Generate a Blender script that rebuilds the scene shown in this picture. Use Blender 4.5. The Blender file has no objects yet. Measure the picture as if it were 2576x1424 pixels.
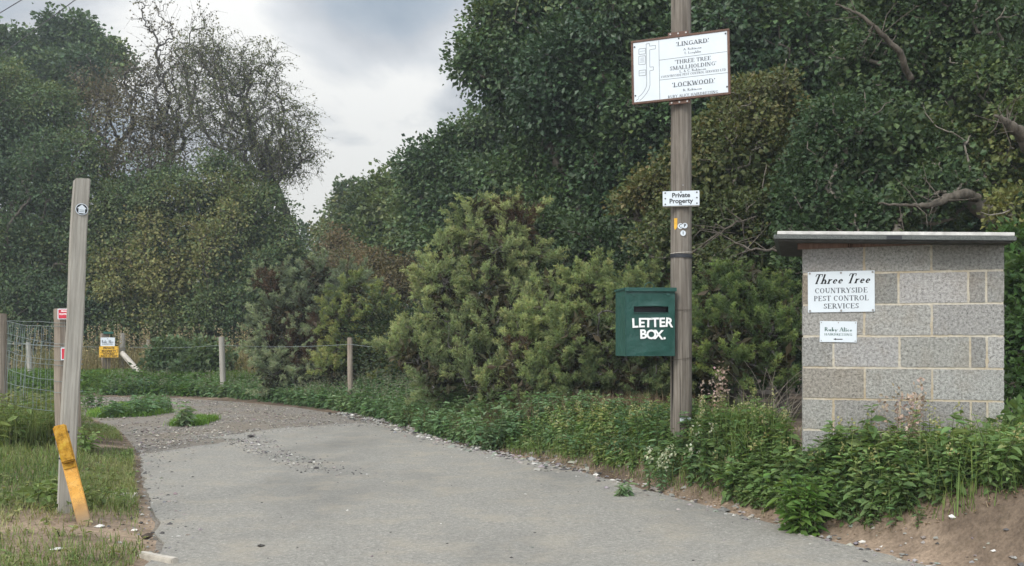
import bpy, bmesh, math, random
import numpy as np
from mathutils import Vector, Matrix
R = math.radians
random.seed(7); rng = np.random.default_rng(11)
S = bpy.context.scene
COL = S.collection

# ------------------------------------------------------------------ camera
H0 = 1.3; FD = 2469.0; CX = 1287.5; HZ = 855.0     # eye height; the photograph's focal length, centre and horizon
def P(x, y, d):
    return np.array([(x - CX) / FD * d, d, H0 - (y - HZ) / FD * d])
cam = bpy.data.cameras.new('camera'); cam.sensor_width = 36; cam.lens = 36 * FD / 2575
cam.shift_y = (HZ - 712) / 2575; cam.clip_end = 4000; cam.clip_start = 0.05
co = bpy.data.objects.new('camera', cam); COL.objects.link(co)
co.location = (0, 0, H0); co.rotation_euler = (R(90), 0, 0); S.camera = co

# ------------------------------------------------------------------ light
SUN_EL, SUN_AZ = 40, 214          # compass-style azimuth from +Y, clockwise: left and a little behind the camera
S.view_settings.view_transform = 'Standard'; S.view_settings.look = 'None'
S.view_settings.exposure = 0.92; S.view_settings.gamma = 1.0
W = bpy.data.worlds.new("World"); S.world = W; W.use_nodes = True
nt = W.node_tree; N = nt.nodes; Lk = nt.links; N.clear()
def nd(t, **k):
    n = N.new(t)
    for a, v in k.items(): setattr(n, a, v)
    return n
def wmath(op, a, b=None, c=None):
    n = nd('ShaderNodeMath', operation=op)
    for i, v in enumerate((a, b, c)):
        if v is None: continue
        if isinstance(v, (int, float)): n.inputs[i].default_value = v
        else: Lk.new(v, n.inputs[i])
    return n.outputs[0]
out = nd('ShaderNodeOutputWorld'); bg = nd('ShaderNodeBackground'); bg.inputs[1].default_value = 0.1
Lk.new(bg.outputs[0], out.inputs[0])
sky = nd('ShaderNodeTexSky'); sky.sky_type = 'NISHITA'; sky.sun_disc = False
sky.sun_elevation = R(SUN_EL); sky.sun_rotation = R(SUN_AZ); sky.air_density = 1.2; sky.dust_density = 2.0
tc = nd('ShaderNodeTexCoord'); sep = nd('ShaderNodeSeparateXYZ'); Lk.new(tc.outputs['Generated'], sep.inputs[0])
den = wmath('ADD', wmath('MAXIMUM', sep.outputs[2], 0.0), 0.22)
cmb = nd('ShaderNodeCombineXYZ')
Lk.new(wmath('DIVIDE', sep.outputs[0], den), cmb.inputs[0]); Lk.new(wmath('DIVIDE', sep.outputs[1], den), cmb.inputs[1])
nz = nd('ShaderNodeTexNoise'); nz.inputs['Scale'].default_value = 1.5; nz.inputs['Detail'].default_value = 7
nz.inputs['Roughness'].default_value = 0.52; nz.inputs['Distortion'].default_value = 0.35
mp = nd('ShaderNodeMapping'); mp.inputs['Location'].default_value = (3.1, 1.7, 0.4); mp.inputs['Scale'].default_value = (1.0, 0.8, 1)
Lk.new(cmb.outputs[0], mp.inputs[0]); Lk.new(mp.outputs[0], nz.inputs['Vector'])
def spot(px, py, rad, amp):        # a broad darker or brighter bank of cloud in one direction
    v = Vector(P(px, py, 1.0)) - Vector((0, 0, H0)); v.normalize()
    d = nd('ShaderNodeVectorMath', operation='DISTANCE'); Lk.new(tc.outputs['Generated'], d.inputs[0]); d.inputs[1].default_value = v
    q = wmath('DIVIDE', d.outputs['Value'], rad)
    g = wmath('POWER', 2.718, wmath('MULTIPLY', wmath('MULTIPLY', q, q), -1.0))
    return wmath('MULTIPLY', g, amp)
f = wmath('ADD', wmath('MULTIPLY', wmath('SUBTRACT', nz.outputs['Fac'], .5), 2.3), .55)
for a in ((900, 100, .11, -.24), (790, 520, .075, .28), (540, -20, .06, .2), (620, 120, .07, -.02), (1080, 260, .07, .03), (1170, 40, .05, .05), (250, 40, .10, .04)):
    f = wmath('ADD', f, spot(*a))
ramp = nd('ShaderNodeValToRGB'); e = ramp.color_ramp.elements
e[0].position = 0.26; e[0].color = (.34, .40, .465, 1)
e[1].position = 0.80; e[1].color = (1.0, .99, .955, 1)
for p_, c_ in ((.42, (.45, .50, .555, 1)), (.55, (.575, .595, .625, 1)), (.67, (.74, .755, .77, 1))):
    q = e.new(p_); q.color = c_
Lk.new(f, ramp.inputs[0])
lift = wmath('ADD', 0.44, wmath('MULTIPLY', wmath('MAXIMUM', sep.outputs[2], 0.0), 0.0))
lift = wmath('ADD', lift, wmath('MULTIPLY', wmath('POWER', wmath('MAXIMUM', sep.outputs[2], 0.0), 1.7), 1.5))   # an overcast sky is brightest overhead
lift = wmath('ADD', lift, wmath('MULTIPLY', wmath('MAXIMUM', wmath('SUBTRACT', .15, sep.outputs[1]), 0.0), 1.15))      # sky brightening added behind the viewer, on the sun's side, to front-light the scene
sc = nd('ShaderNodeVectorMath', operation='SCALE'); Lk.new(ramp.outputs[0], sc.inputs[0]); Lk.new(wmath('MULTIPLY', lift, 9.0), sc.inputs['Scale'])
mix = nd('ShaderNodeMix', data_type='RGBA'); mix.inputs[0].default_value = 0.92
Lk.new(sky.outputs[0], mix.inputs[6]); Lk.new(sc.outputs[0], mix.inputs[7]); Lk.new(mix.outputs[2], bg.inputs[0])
W.cycles.sampling_method = 'MANUAL'; W.cycles.sample_map_resolution = 512
sl = bpy.data.lights.new('sun', 'SUN'); sl.energy = 1.3; sl.angle = R(22); sl.color = (1, .95, .87)
so = bpy.data.objects.new('sun', sl); COL.objects.link(so)
sd = Vector((math.sin(R(SUN_AZ)) * math.cos(R(SUN_EL)), math.cos(R(SUN_AZ)) * math.cos(R(SUN_EL)), math.sin(R(SUN_EL))))
so.rotation_euler = sd.to_track_quat('Z', 'Y').to_euler()

# ------------------------------------------------------------------ materials
class MatB:
    def __init__(s, name, rough=.8, spec=.3):
        s.m = bpy.data.materials.new(name); s.m.use_nodes = True
        s.t = s.m.node_tree; s.b = s.t.nodes['Principled BSDF']
        s.b.inputs['Roughness'].default_value = rough; s.b.inputs['Specular IOR Level'].default_value = spec
    def n(s, t, **k):
        n = s.t.nodes.new(t)
        for a, v in k.items(): setattr(n, a, v)
        return n
    def l(s, a, b): s.t.links.new(a, b)
    def coord(s, scale=(1, 1, 1), which='Object'):
        c = s.n('ShaderNodeTexCoord'); m = s.n('ShaderNodeMapping'); m.inputs['Scale'].default_value = scale
        s.l(c.outputs[which], m.inputs[0]); return m.outputs[0]
    def noise(s, vec, scale, detail=4, rough=.55):
        n = s.n('ShaderNodeTexNoise'); n.inputs['Scale'].default_value = scale; n.inputs['Detail'].default_value = detail
        n.inputs['Roughness'].default_value = rough; s.l(vec, n.inputs['Vector']); return n.outputs['Fac']
    def ramp(s, fac, stops):
        r = s.n('ShaderNodeValToRGB'); e = r.color_ramp.elements
        while len(e) < len(stops): e.new(.5)
        for q, (p, c) in zip(e, stops):
            q.position = p; q.color = tuple(c) + (1,) if not isinstance(c, (int, float)) else (c, c, c, 1)
        s.l(fac, r.inputs[0]); return r.outputs[0]
    def mix(s, fac, a, b, bt='MIX'):
        m = s.n('ShaderNodeMix', data_type='RGBA', blend_type=bt)
        for i, v in ((0, fac), (6, a), (7, b)):
            if isinstance(v, (int, float)): m.inputs[i].default_value = v
            elif isinstance(v, tuple): m.inputs[i].default_value = v + (1,)
            else: s.l(v, m.inputs[i])
        return m.outputs[2]
    def attr(s):
        a = s.n('ShaderNodeAttribute'); a.attribute_name = 'Col'; return a.outputs['Color']
    def base(s, c):
        if isinstance(c, tuple): s.b.inputs['Base Color'].default_value = c + (1,)
        else: s.l(c, s.b.inputs['Base Color'])
        return s
    def bump(s, h, dist=.01, strength=.6):
        b = s.n('ShaderNodeBump'); b.inputs['Distance'].default_value = dist; b.inputs['Strength'].default_value = strength
        s.l(h, b.inputs['Height']); s.l(b.outputs[0], s.b.inputs['Normal']); return s

def leaf_mat(name, rough=.5, spec=.35, trans=.22):
    M = MatB(name, rough, spec); c = M.attr(); M.base(c)
    t = M.n('ShaderNodeBsdfTranslucent'); M.l(M.mix(1.0, c, (1.0, .95, .45), 'MULTIPLY'), t.inputs[0])
    m = M.n('ShaderNodeMixShader'); m.inputs[0].default_value = trans
    M.l(M.b.outputs[0], m.inputs[1]); M.l(t.outputs[0], m.inputs[2])
    o = [q for q in M.t.nodes if q.type == 'OUTPUT_MATERIAL'][0]; M.l(m.outputs[0], o.inputs[0])
    return M.m
M_LEAF = leaf_mat('glossy_leaf', .46, .45, .22)
M_HAW = leaf_mat('hawthorn_leaf', .55, .3, .25)
M_NEED = leaf_mat('gorse_needle', .65, .2, .35)
M_WEED = leaf_mat('weed_leaf', .6, .25, .38)
M_DRY = leaf_mat('dry_stalk', .8, .1, .2)
def attr_mat(name, rough=.85, spec=.2, bump=None):
    M = MatB(name, rough, spec); M.base(M.attr())
    if bump: M.bump(M.noise(M.coord(), bump[0], 5), bump[1], .7)
    return M.m
M_STONE = attr_mat('loose_stone', .9, .2)
def bark(name, dark, light, sc_=6):
    M = MatB(name, .9, .15); v = M.coord((1, 1, .25)); n = M.noise(v, sc_, 6, .65)
    M.base(M.ramp(n, [(.3, dark), (.7, light)])); M.bump(n, .03, .8); return M.m
M_BARK = bark('tree_bark', (.05, .042, .034), (.17, .15, .125))
M_TWIG = bark('pale_twig', (.12, .105, .085), (.30, .27, .225), 14)
M_LIMB = bark('limb_bark', (.045, .038, .03), (.145, .125, .10), 14)
M_TWIGD = bark('grey_twig', (.055, .05, .045), (.14, .13, .12), 10)
def wood(name, a, b, c, scale=1.0, crack=.37, sat=None):
    M = MatB(name, .85, .2); v = M.coord((1, 1, .035)); v2 = M.coord((1, 1, .4))
    n1 = M.noise(v, 55 * scale, 6, .7); n2 = M.noise(v2, 4 * scale, 4)
    col = M.ramp(n1, [(.28, a), (.5, b), (.75, c)])
    col = M.mix(M.ramp(n2, [(.4, 0.0), (.75, .55)]), col, a)
    v3 = M.coord((1, 1, .02)); n3 = M.noise(v3, 16 * scale, 3, .5)
    ck = M.ramp(n3, [(crack - .035, 1.0), (crack, 0.0)])
    col = M.mix(ck, col, tuple(q * .22 for q in a))
    M.base(col); M.bump(n1, .006, .7); return M.m
M_POLE = wood('weathered_pole_wood', (.082, .069, .056), (.185, .163, .138), (.31, .282, .243))
M_POST = wood('grey_weathered_wood', (.19, .175, .15), (.34, .32, .28), (.47, .445, .395))
M_POSTB = wood('brown_grey_wood', (.14, .11, .085), (.27, .225, .18), (.38, .33, .275))
M_PALE = wood('pale_bare_wood', (.26, .235, .20), (.42, .385, .335), (.54, .505, .45))
M_FASC = wood('brown_board', (.10, .055, .04), (.20, .125, .095), (.28, .19, .15))
def plain(name, c, rough=.6, spec=.3, metal=0, var=.25, sc_=20, bump=0):
    M = MatB(name, rough, spec); n = M.noise(M.coord(), sc_, 5, .6)
    M.base(M.mix(M.ramp(n, [(.3, 0.0), (.72, 1.0)]), tuple(q * (1 - var) for q in c), tuple(min(1, q * (1 + var * .4)) for q in c)))
    M.b.inputs['Metallic'].default_value = metal
    if bump: M.bump(n, bump, .6)
    return M.m
M_WHITE = plain('white_sign_plate', (.60, .65, .69), .35, .4, var=.07, sc_=5)
M_BROWNF = plain('brown_frame_paint', (.12, .065, .045), .6, .3, var=.3, sc_=25, bump=.002)
M_BLACK = plain('black_lettering', (.018, .018, .02), .6, .2)
M_GREY = plain('grey_lettering', (.10, .11, .125), .6, .2)
M_LINE = plain('thin_grey_line', (.30, .33, .36), .6, .2)
M_WLET = plain('white_letter', (.86, .86, .85), .45, .4, var=.05)
M_YTAG = plain('yellow_tag_paint', (.72, .40, .05), .5, .3)
M_YSIGN = plain('yellow_sign', (.70, .40, .03), .5, .3, var=.15)
M_RED = plain('red_sign', (.52, .025, .05), .45, .4, var=.1)
M_WIRE = plain('galvanised_wire', (.25, .29, .28), .5, .5, .6, .3)
M_RUST = plain('dull_wire', (.14, .12, .10), .7, .3, .4)
M_SCREW = plain('screw_metal', (.28, .27, .26), .4, .5, .8, .4)
M_STRAP = plain('black_rubber', (.02, .022, .028), .5, .4)
M_FELT = plain('roofing_felt', (.13, .14, .135), .95, .15, var=.5, sc_=90, bump=.006)
M_TRIM = plain('pale_roof_board', (.58, .57, .545), .85, .2, var=.3, sc_=14, bump=.003)
M_SOFF = plain('dark_plywood', (.09, .085, .08), .9, .1, var=.4, sc_=14)
M_GCAP = plain('green_plastic', (.03, .13, .095), .5, .4)
M_CONC = plain('pale_concrete', (.46, .42, .36), .9, .15, var=.3, sc_=25, bump=.004)
M_CABLE = plain('cable', (.10, .10, .105), .7, .3)
def paint_green():
    M = MatB('green_painted_metal', .38, .45); v = M.coord(); n = M.noise(v, 9, 5); n2 = M.noise(v, 60, 4, .7)
    c = M.ramp(n, [(.3, (.013, .058, .046)), (.7, (.02, .08, .065))])
    c = M.mix(M.ramp(n2, [(.66, 0.0), (.78, .5)]), c, (.05, .15, .12))
    M.base(c); M.bump(n, .03, .35); return M.m
M_GREEN = paint_green()
def mustard():
    M = MatB('weathered_yellow_paint', .9, .15); v = M.coord(); n = M.noise(v, 22, 6, .7); n2 = M.noise(v, 9, 4)
    c = M.ramp(n, [(.34, (.16, .085, .015)), (.5, (.40, .21, .025)), (.72, (.56, .36, .09))])
    c = M.mix(M.ramp(n2, [(.58, 0.0), (.68, .6)]), c, (.45, .36, .03)); M.base(c); M.bump(n, .006, .9); return M.m
M_MUST = mustard()
def oryel():
    M = MatB('faded_orange_paint', .8, .2); v = M.coord(); n = M.noise(v, 12, 5, .65); g = M.n('ShaderNodeSeparateXYZ'); M.l(v, g.inputs[0])
    c = M.ramp(n, [(.3, (.48, .22, .035)), (.55, (.66, .35, .08)), (.8, (.70, .44, .16))])
    c = M.mix(M.ramp(M.noise(v, 15, 5, .7), [(.485, 0.0), (.5, .7), (.515, 0.0)]), c, (.18, .11, .05))
    mp_ = M.n('ShaderNodeMapRange'); mp_.inputs[1].default_value = .20; mp_.inputs[2].default_value = .02; M.l(g.outputs[2], mp_.inputs[0])
    c = M.mix(mp_.outputs[0], c, (.26, .19, .12)); M.base(c); M.bump(n, .004, .7); return M.m
M_ORAN = oryel()
def block_mat():
    M = MatB('concrete_block', .95, .1); v = M.coord(); a = M.attr()
    n = M.noise(v, 52, 5, .8); n2 = M.noise(v, 5, 4)
    vo = M.n('ShaderNodeTexVoronoi'); vo.inputs['Scale'].default_value = 95; M.l(v, vo.inputs['Vector'])
    c = M.mix(1.0, a, M.ramp(n, [(.30, (.18, .175, .17)), (.42, (.72, .72, .72)), (.52, (1.05, 1.05, 1.05)), (.62, (1.3, 1.3, 1.3)), (.74, (2.0, 2.0, 1.98))]), 'MULTIPLY')
    c = M.mix(M.ramp(vo.outputs['Distance'], [(.1, .25), (.4, 0.0)]), c, (.10, .095, .085))
    c = M.mix(M.ramp(n2, [(.5, 0.0), (.78, .35)]), c, (.24, .19, .13)); M.base(c); M.bump(n, .012, 1.0); return M.m
M_BLOCK = block_mat()
def mortar():
    M = MatB('sandy_mortar', .95, .1); v = M.coord(); n = M.noise(v, 40, 5, .7); n2 = M.noise(v, 3, 3)
    c = M.ramp(n, [(.3, (.38, .34, .27)), (.7, (.58, .54, .455))]); c = M.mix(M.ramp(n2, [(.45, 0.0), (.65, .6)]), c, (.36, .27, .155))
    M.base(c); M.bump(n, .004, .8); return M.m
M_MORT = mortar()
def tarmac():
    M = MatB('worn_tarmac', .92, .2); v = M.coord(); n = M.noise(v, 60, 3, .85); n2 = M.noise(v, 26, 5, .8); n3 = M.noise(M.coord((1, .4, 1)), .75, 4); n4 = M.noise(v, 2.2, 6, .65)
    c = M.ramp(n, [(.28, (.07, .068, .064)), (.42, (.205, .20, .188)), (.56, (.285, .28, .262)), (.70, (.52, .51, .48))])
    c = M.mix(.35, c, M.ramp(n2, [(.3, (.13, .128, .12)), (.5, (.26, .255, .24)), (.7, (.40, .39, .36))]))
    c = M.mix(M.ramp(n3, [(.48, 0.0), (.68, .62)]), c, (.145, .145, .14))
    c = M.mix(M.ramp(n4, [(.48, 0.0), (.7, .5)]), c, (.345, .31, .255))
    c = M.mix(1.0, c, (1.08, 1.045, .985), 'MULTIPLY'); M.base(c); M.bump(n, .014, 1.0); return M.m
M_TAR = tarmac()
def gravelbed():
    M = MatB('gravel_bed', .95, .1); v = M.coord(); n = M.noise(v, 28, 5, .75); n2 = M.noise(v, .9, 4)
    c = M.ramp(n, [(.3, (.12, .105, .09)), (.5, (.215, .195, .17)), (.7, (.32, .30, .275))])
    c = M.mix(M.ramp(n2, [(.42, 0.0), (.62, .55)]), c, (.20, .165, .12)); M.base(c); M.bump(n, .02, 1.0); return M.m
M_GRAV = gravelbed()
def soil():
    M = MatB('sandy_soil', .95, .1); v = M.coord(); n = M.noise(v, 40, 5, .75); n2 = M.noise(v, 1.6, 5, .6); n3 = M.noise(v, 8, 4)
    c = M.ramp(n2, [(.38, (.075, .056, .042)), (.52, (.14, .105, .077)), (.66, (.29, .22, .16))])
    c = M.mix(M.mix(1.0, M.attr(), M.ramp(M.noise(v, 3.5, 5, .65), [(.35, .45), (.6, 1.0)]), 'MULTIPLY'), c, (.40, .30, .215)); c = M.mix(1.0, c, M.ramp(n, [(.3, (.6, .6, .6)), (.7, (1.25, 1.25, 1.25))]), 'MULTIPLY')
    c = M.mix(M.ramp(n3, [(.55, 0.0), (.72, .5)]), c, (.07, .055, .035)); M.base(c); M.bump(n3, .04, 1.0); return M.m
M_SOIL = soil()

# ------------------------------------------------------------------ object helpers
def tag(o, label=None, cat=None, group=None, kind=None):
    if label: o['label'] = label
    if cat: o['category'] = cat
    if group: o['group'] = group
    if kind: o['kind'] = kind
    return o
def thing(name, label, cat, loc=(0, 0, 0), rot=(0, 0, 0), group=None):
    o = bpy.data.objects.new(name, None); COL.objects.link(o); o.empty_display_size = .2
    o.location = tuple(float(q) for q in loc); o.rotation_euler = rot; return tag(o, label, cat, group)
def link(name, me, mat, parent=None, smooth=False):
    o = bpy.data.objects.new(name, me); COL.objects.link(o)
    for m in (mat if isinstance(mat, (list, tuple)) else [mat]): me.materials.append(m)
    me.polygons.foreach_set('use_smooth', [bool(smooth)] * len(me.polygons))
    if parent: o.parent = parent
    return o
class MB:
    """mesh buffer: arrays of vertices, faces and colours -> ONE mesh object"""
    def __init__(s): s.v = []; s.f = []; s.c = []; s.mi = []; s.nv = 0
    def add(s, v, faces, col=None, mi=0):
        v = np.asarray(v, float).reshape(-1, 3)
        for fa in (faces if isinstance(faces, list) else [faces]):
            fa = np.asarray(fa, int); s.f.append(fa + s.nv); s.mi.append(np.full(len(fa), mi))
        s.v.append(v); s.nv += len(v)
        if col is None: col = (1, 1, 1)
        s.c.append(np.broadcast_to(np.asarray(col, float), (len(v), 3)))
    def build(s, name, mat, parent=None, smooth=False):
        me = bpy.data.meshes.new(name); v = np.concatenate(s.v); me.vertices.add(len(v)); me.vertices.foreach_set('co', v.ravel())
        nl = sum(f.size for f in s.f); npol = sum(len(f) for f in s.f)
        me.loops.add(nl); me.polygons.add(npol)
        me.loops.foreach_set('vertex_index', np.concatenate([f.ravel() for f in s.f]))
        tot = np.concatenate([np.full(len(f), f.shape[1]) for f in s.f]); st = np.concatenate([[0], np.cumsum(tot)[:-1]])
        me.polygons.foreach_set('loop_start', st); me.polygons.foreach_set('loop_total', tot)
        me.polygons.foreach_set('material_index', np.concatenate(s.mi))
        a = me.color_attributes.new('Col', 'FLOAT_COLOR', 'POINT'); c = np.concatenate(s.c)
        a.data.foreach_set('color', np.c_[c, np.ones(len(c))].ravel()); me.update(calc_edges=True); me.validate()
        return link(name, me, mat, parent, smooth)
    def box(s, c, size, rot=None, mi=0, col=None):
        c = np.asarray(c, float); h = np.asarray(size, float) / 2
        v = np.array([[x, y, z] for x in (-1, 1) for y in (-1, 1) for z in (-1, 1)]) * h
        if rot is not None: v = v @ np.array(rot).T
        s.add(v + c, np.array([[0, 1, 3, 2], [4, 6, 7, 5], [0, 4, 5, 1], [2, 3, 7, 6], [0, 2, 6, 4], [1, 5, 7, 3]]), col, mi)
    def tubes(s, p0, p1, r0, r1, n=4, col=None, mi=0):
        p0 = np.asarray(p0, float).reshape(-1, 3); p1 = np.asarray(p1, float).reshape(-1, 3); m = len(p0)
        if m == 0: return
        r0 = np.broadcast_to(r0, (m,)); r1 = np.broadcast_to(r1, (m,))
        d = unit(p1 - p0); ref = np.where(np.abs(d[:, 2:3]) > .9, [[1., 0, 0]], [[0., 0, 1]]); a = unit(np.cross(d, ref)); b = np.cross(d, a)
        t = np.arange(n) / n * 2 * np.pi; ring = a[:, None] * np.cos(t)[None, :, None] + b[:, None] * np.sin(t)[None, :, None]
        v = np.concatenate([p0[:, None] + ring * r0[:, None, None], p1[:, None] + ring * r1[:, None, None]], 1).reshape(-1, 3)
        k = np.arange(n); k2 = (k + 1) % n; f = np.stack([k, k2, k2 + n, k + n], 1)
        f = (f[None] + (np.arange(m) * 2 * n)[:, None, None]).reshape(-1, 4)
        c = None if col is None else (np.repeat(np.broadcast_to(col, (m, 3)), 2 * n, 0))
        s.add(v, f, c, mi)
    def path(s, pts, r, n=6, col=None, mi=0):       # one bent rod
        pts = np.asarray(pts, float); m = len(pts); rr = np.broadcast_to(r, (m,)); d = unit(np.gradient(pts, axis=0)); a = np.zeros((m, 3)); u = np.array([0., 0, 1]) if abs(d[0, 2]) < .9 else np.array([1., 0, 0])
        for i in range(m): u = u - d[i] * (u @ d[i]); u = u / max(np.linalg.norm(u), 1e-9); a[i] = u
        b = np.cross(d, a); t = np.arange(n) / n * 2 * np.pi; ring = a[:, None] * np.cos(t)[None, :, None] + b[:, None] * np.sin(t)[None, :, None]; v = (pts[:, None] + ring * rr[:, None, None]).reshape(-1, 3)
        k = np.arange(n); k2 = (k + 1) % n; f = np.concatenate([np.stack([k, k2, k2 + n, k + n], 1) + i * n for i in range(m - 1)]); s.add(v, [f, k[::-1][None], (k + n * (m - 1))[None]], col, mi)
def unit(v): return v / np.maximum(np.linalg.norm(v, axis=-1, keepdims=True), 1e-9)
def bevbox(name, size, mat, parent, loc=(0, 0, 0), rot=(0, 0, 0), bev=.004, seg=2, jit=0, cuts=0):
    bm = bmesh.new(); bmesh.ops.create_cube(bm, size=1); bmesh.ops.scale(bm, vec=size, verts=bm.verts)
    if bev: bmesh.ops.bevel(bm, geom=bm.edges[:], offset=bev, segments=seg, affect='EDGES')
    if cuts: bmesh.ops.subdivide_edges(bm, edges=bm.edges[:], cuts=cuts, use_grid_fill=True)
    if jit:
        for v in bm.verts: v.co += Vector([random.uniform(-jit, jit) for _ in range(3)])
    me = bpy.data.meshes.new(name); bm.to_mesh(me); bm.free(); o = link(name, me, mat, parent); o.location = tuple(float(q) for q in loc); o.rotation_euler = rot; return o
def disc(name, r, t, mat, parent, loc, n=20):
    m = MB(); a = np.arange(n) / n * 2 * np.pi; c = np.c_[np.cos(a) * r, np.zeros(n), np.sin(a) * r]
    m.add(np.r_[c + [0, -t, 0], c], [np.array([np.arange(n)]), np.array([np.arange(n)[::-1] + n]), np.stack([np.arange(n), np.arange(n) + n, (np.arange(n) + 1) % n + n, (np.arange(n) + 1) % n], 1)])
    o = m.build(name, mat, parent); o.location = loc; return o
def sines(p, s, seed):
    g = np.random.default_rng(seed); d = unit(g.normal(size=(7, 3))) * g.uniform(.6, 1.7, (7, 1)) * s; ph = g.uniform(0, 6.28, 7)
    return np.sin(p @ d.T + ph).sum(1) / 4.0

# ---- lettering
def sans(body, size, mat, parent, loc, bold=0, depth=.0006, name='lettering', roll=0, squash=1.0, shear=0):
    cu = bpy.data.curves.new('t', 'FONT'); cu.body = body; cu.size = size; cu.align_x = 'CENTER'; cu.align_y = 'CENTER'; cu.offset = bold; cu.extrude = depth; cu.space_line = .82; cu.shear = shear; cu.resolution_u = 4
    to = bpy.data.objects.new('t', cu); COL.objects.link(to); dg = bpy.context.evaluated_depsgraph_get(); dg.update()
    me = bpy.data.meshes.new_from_object(to.evaluated_get(dg)); bpy.data.objects.remove(to); bpy.data.curves.remove(cu)
    me.transform(Matrix(((squash, 0, 0, 0), (0, 0, -1, 0), (0, 1, 0, 0), (0, 0, 0, 1)))); me.materials.clear()
    o = link(name, me, mat, parent); o.location = loc; o.rotation_euler = (0, -R(roll), 0); return o
G = {}      # serif alphabet: strokes (x0,y0,x1,y1,weight) and arcs ('a',cx,cy,rx,ry,from,to); T thick, t thin
def _g(ch, w, *st): G[ch] = (w, st)
T, t_ = 1.0, .42
def V(x, y0=0, y1=1, w=T, lo=True, hi=True):
    r = [(x, y0, x, y1, w)]
    if lo: r.append((x - .13, y0 + .02, x + .13, y0 + .02, t_))
    if hi: r.append((x - .13, y1 - .02, x + .13, y1 - .02, t_))
    return r
def hh(y, x0, x1): return [(x0, y, x1, y, t_)]
_g('A', .74, (.06, 0, .37, 1, t_), (.37, 1, .68, 0, T), (.16, .32, .58, .32, t_), (-.02, .02, .18, .02, t_), (.55, .02, .78, .02, t_))
_g('B', .64, *V(.15), *hh(.98, .1, .32), *hh(.52, .1, .34), *hh(.02, .1, .34), ('a', .32, .75, .2, .24, -90, 90), ('a', .33, .27, .25, .26, -90, 90))
_g('C', .68, ('a', .38, .5, .32, .5, 48, 312), (.6, .72, .6, .96, t_))
_g('D', .76, *V(.15), *hh(.98, .1, .34), *hh(.02, .1, .34), ('a', .34, .5, .34, .49, -90, 90))
_g('E', .62, *V(.15), *hh(.98, .1, .55), *hh(.52, .1, .42), *hh(.02, .1, .57), (.55, .8, .55, 1, t_), (.57, 0, .57, .22, t_), (.42, .42, .42, .62, t_))
_g('G', .74, ('a', .38, .5, .32, .5, 48, 312), (.6, .72, .6, .96, t_), (.63, .08, .63, .42, T), (.5, .42, .74, .42, t_))
_g('H', .78, *V(.15), *V(.63), *hh(.52, .15, .63))
_g('I', .32, *V(.16))
_g('K', .72, *V(.15), (.16, .4, .58, .98, t_), (.3, .58, .64, .02, T), (.5, .98, .7, .98, t_), (.54, .02, .76, .02, t_))
_g('L', .6, *V(.15), *hh(.02, .1, .54), (.54, 0, .54, .24, t_))
_g('M', .92, *V(.14, w=t_), (.15, 1, .46, .04, T), (.46, .04, .77, 1, t_), *V(.78))
_g('N', .78, *V(.13, w=t_), (.12, 1, .63, 0, T), *V(.63, w=t_, lo=False))
_g('O', .76, ('a', .38, .5, .32, .5, 0, 360))
_g('P', .6, *V(.15), *hh(.98, .1, .32), *hh(.47, .15, .32), ('a', .32, .725, .23, .255, -90, 90))
_g('R', .7, *V(.15), *hh(.98, .1, .32), *hh(.5, .15, .32), ('a', .32, .74, .22, .24, -90, 90), (.32, .5, .62, .02, T), (.54, .02, .74, .02, t_))
_g('S', .54, ('a', .27, .74, .19, .25, 25, 270), ('a', .27, .26, .21, .25, -155, 90), (.46, .76, .46, .96, t_), (.07, .04, .07, .26, t_))
_g('T', .66, *V(.33, hi=False), *hh(.98, .04, .62), (.04, .76, .04, 1, t_), (.62, .76, .62, 1, t_))
_g('U', .76, (.16, .3, .16, 1, T), (.02, .98, .3, .98, t_), (.61, .3, .61, 1, t_), (.49, .98, .73, .98, t_), ('a', .385, .3, .225, .3, 180, 360))
_g('V', .72, (.08, 1, .37, 0, T), (.37, 0, .64, 1, t_), (-.02, .98, .2, .98, t_), (.54, .98, .74, .98, t_))
_g('W', 1.0, (.08, 1, .3, 0, T), (.3, 0, .5, .9, t_), (.5, .9, .7, 0, T), (.7, 0, .92, 1, t_), (-.02, .98, .2, .98, t_), (.82, .98, 1.02, .98, t_))
_g('Y', .72, (.08, 1, .36, .46, T), (.36, .46, .64, 1, t_), *V(.36, 0, .5, hi=False), (-.02, .98, .2, .98, t_), (.54, .98, .74, .98, t_))
_g('h', .56, *V(.13, 0, 1, hi=False), (.02, .97, .13, .97, t_), ('a', .29, .27, .15, .2, 0, 170), *V(.43, 0, .28, hi=False))
_g('r', .42, *V(.13, 0, .46, hi=False), (.02, .44, .13, .44, t_), ('a', .3, .3, .15, .17, 50, 170))
_g('e', .46, ('a', .23, .23, .185, .235, 0, 318), (.06, .26, .41, .26, t_))
_g('u', .56, (.13, .16, .13, .46, T), ('a', .27, .17, .14, .17, 180, 360), (.42, 0, .42, .46, T), (.42, .02, .54, .02, t_), (.02, .44, .13, .44, t_), (.32, .44, .42, .44, t_))
_g('b', .52, (.12, 0, .12, 1, T), (.01, .97, .12, .97, t_), ('a', .28, .23, .17, .23, -170, 170))
_g('y', .52, (.07, .46, .26, 0, T), (.45, .46, .14, -.26, t_), (-.02, .44, .17, .44, t_), (.36, .44, .54, .44, t_))
_g('l', .27, *V(.13, 0, 1, hi=False), (.02, .97, .13, .97, t_))
_g('i', .27, *V(.13, 0, .46, hi=False), (.02, .44, .13, .44, t_), (.13, .62, .13, .74, 1.3))
_g('c', .43, ('a', .23, .23, .18, .23, 40, 320))
_g('o', .5, ('a', .25, .23, .19, .23, 0, 360))
_g('n', .56, *V(.13, 0, .46, hi=False), (.02, .44, .13, .44, t_), ('a', .29, .27, .15, .2, 0, 170), *V(.43, 0, .28, hi=False))
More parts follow.
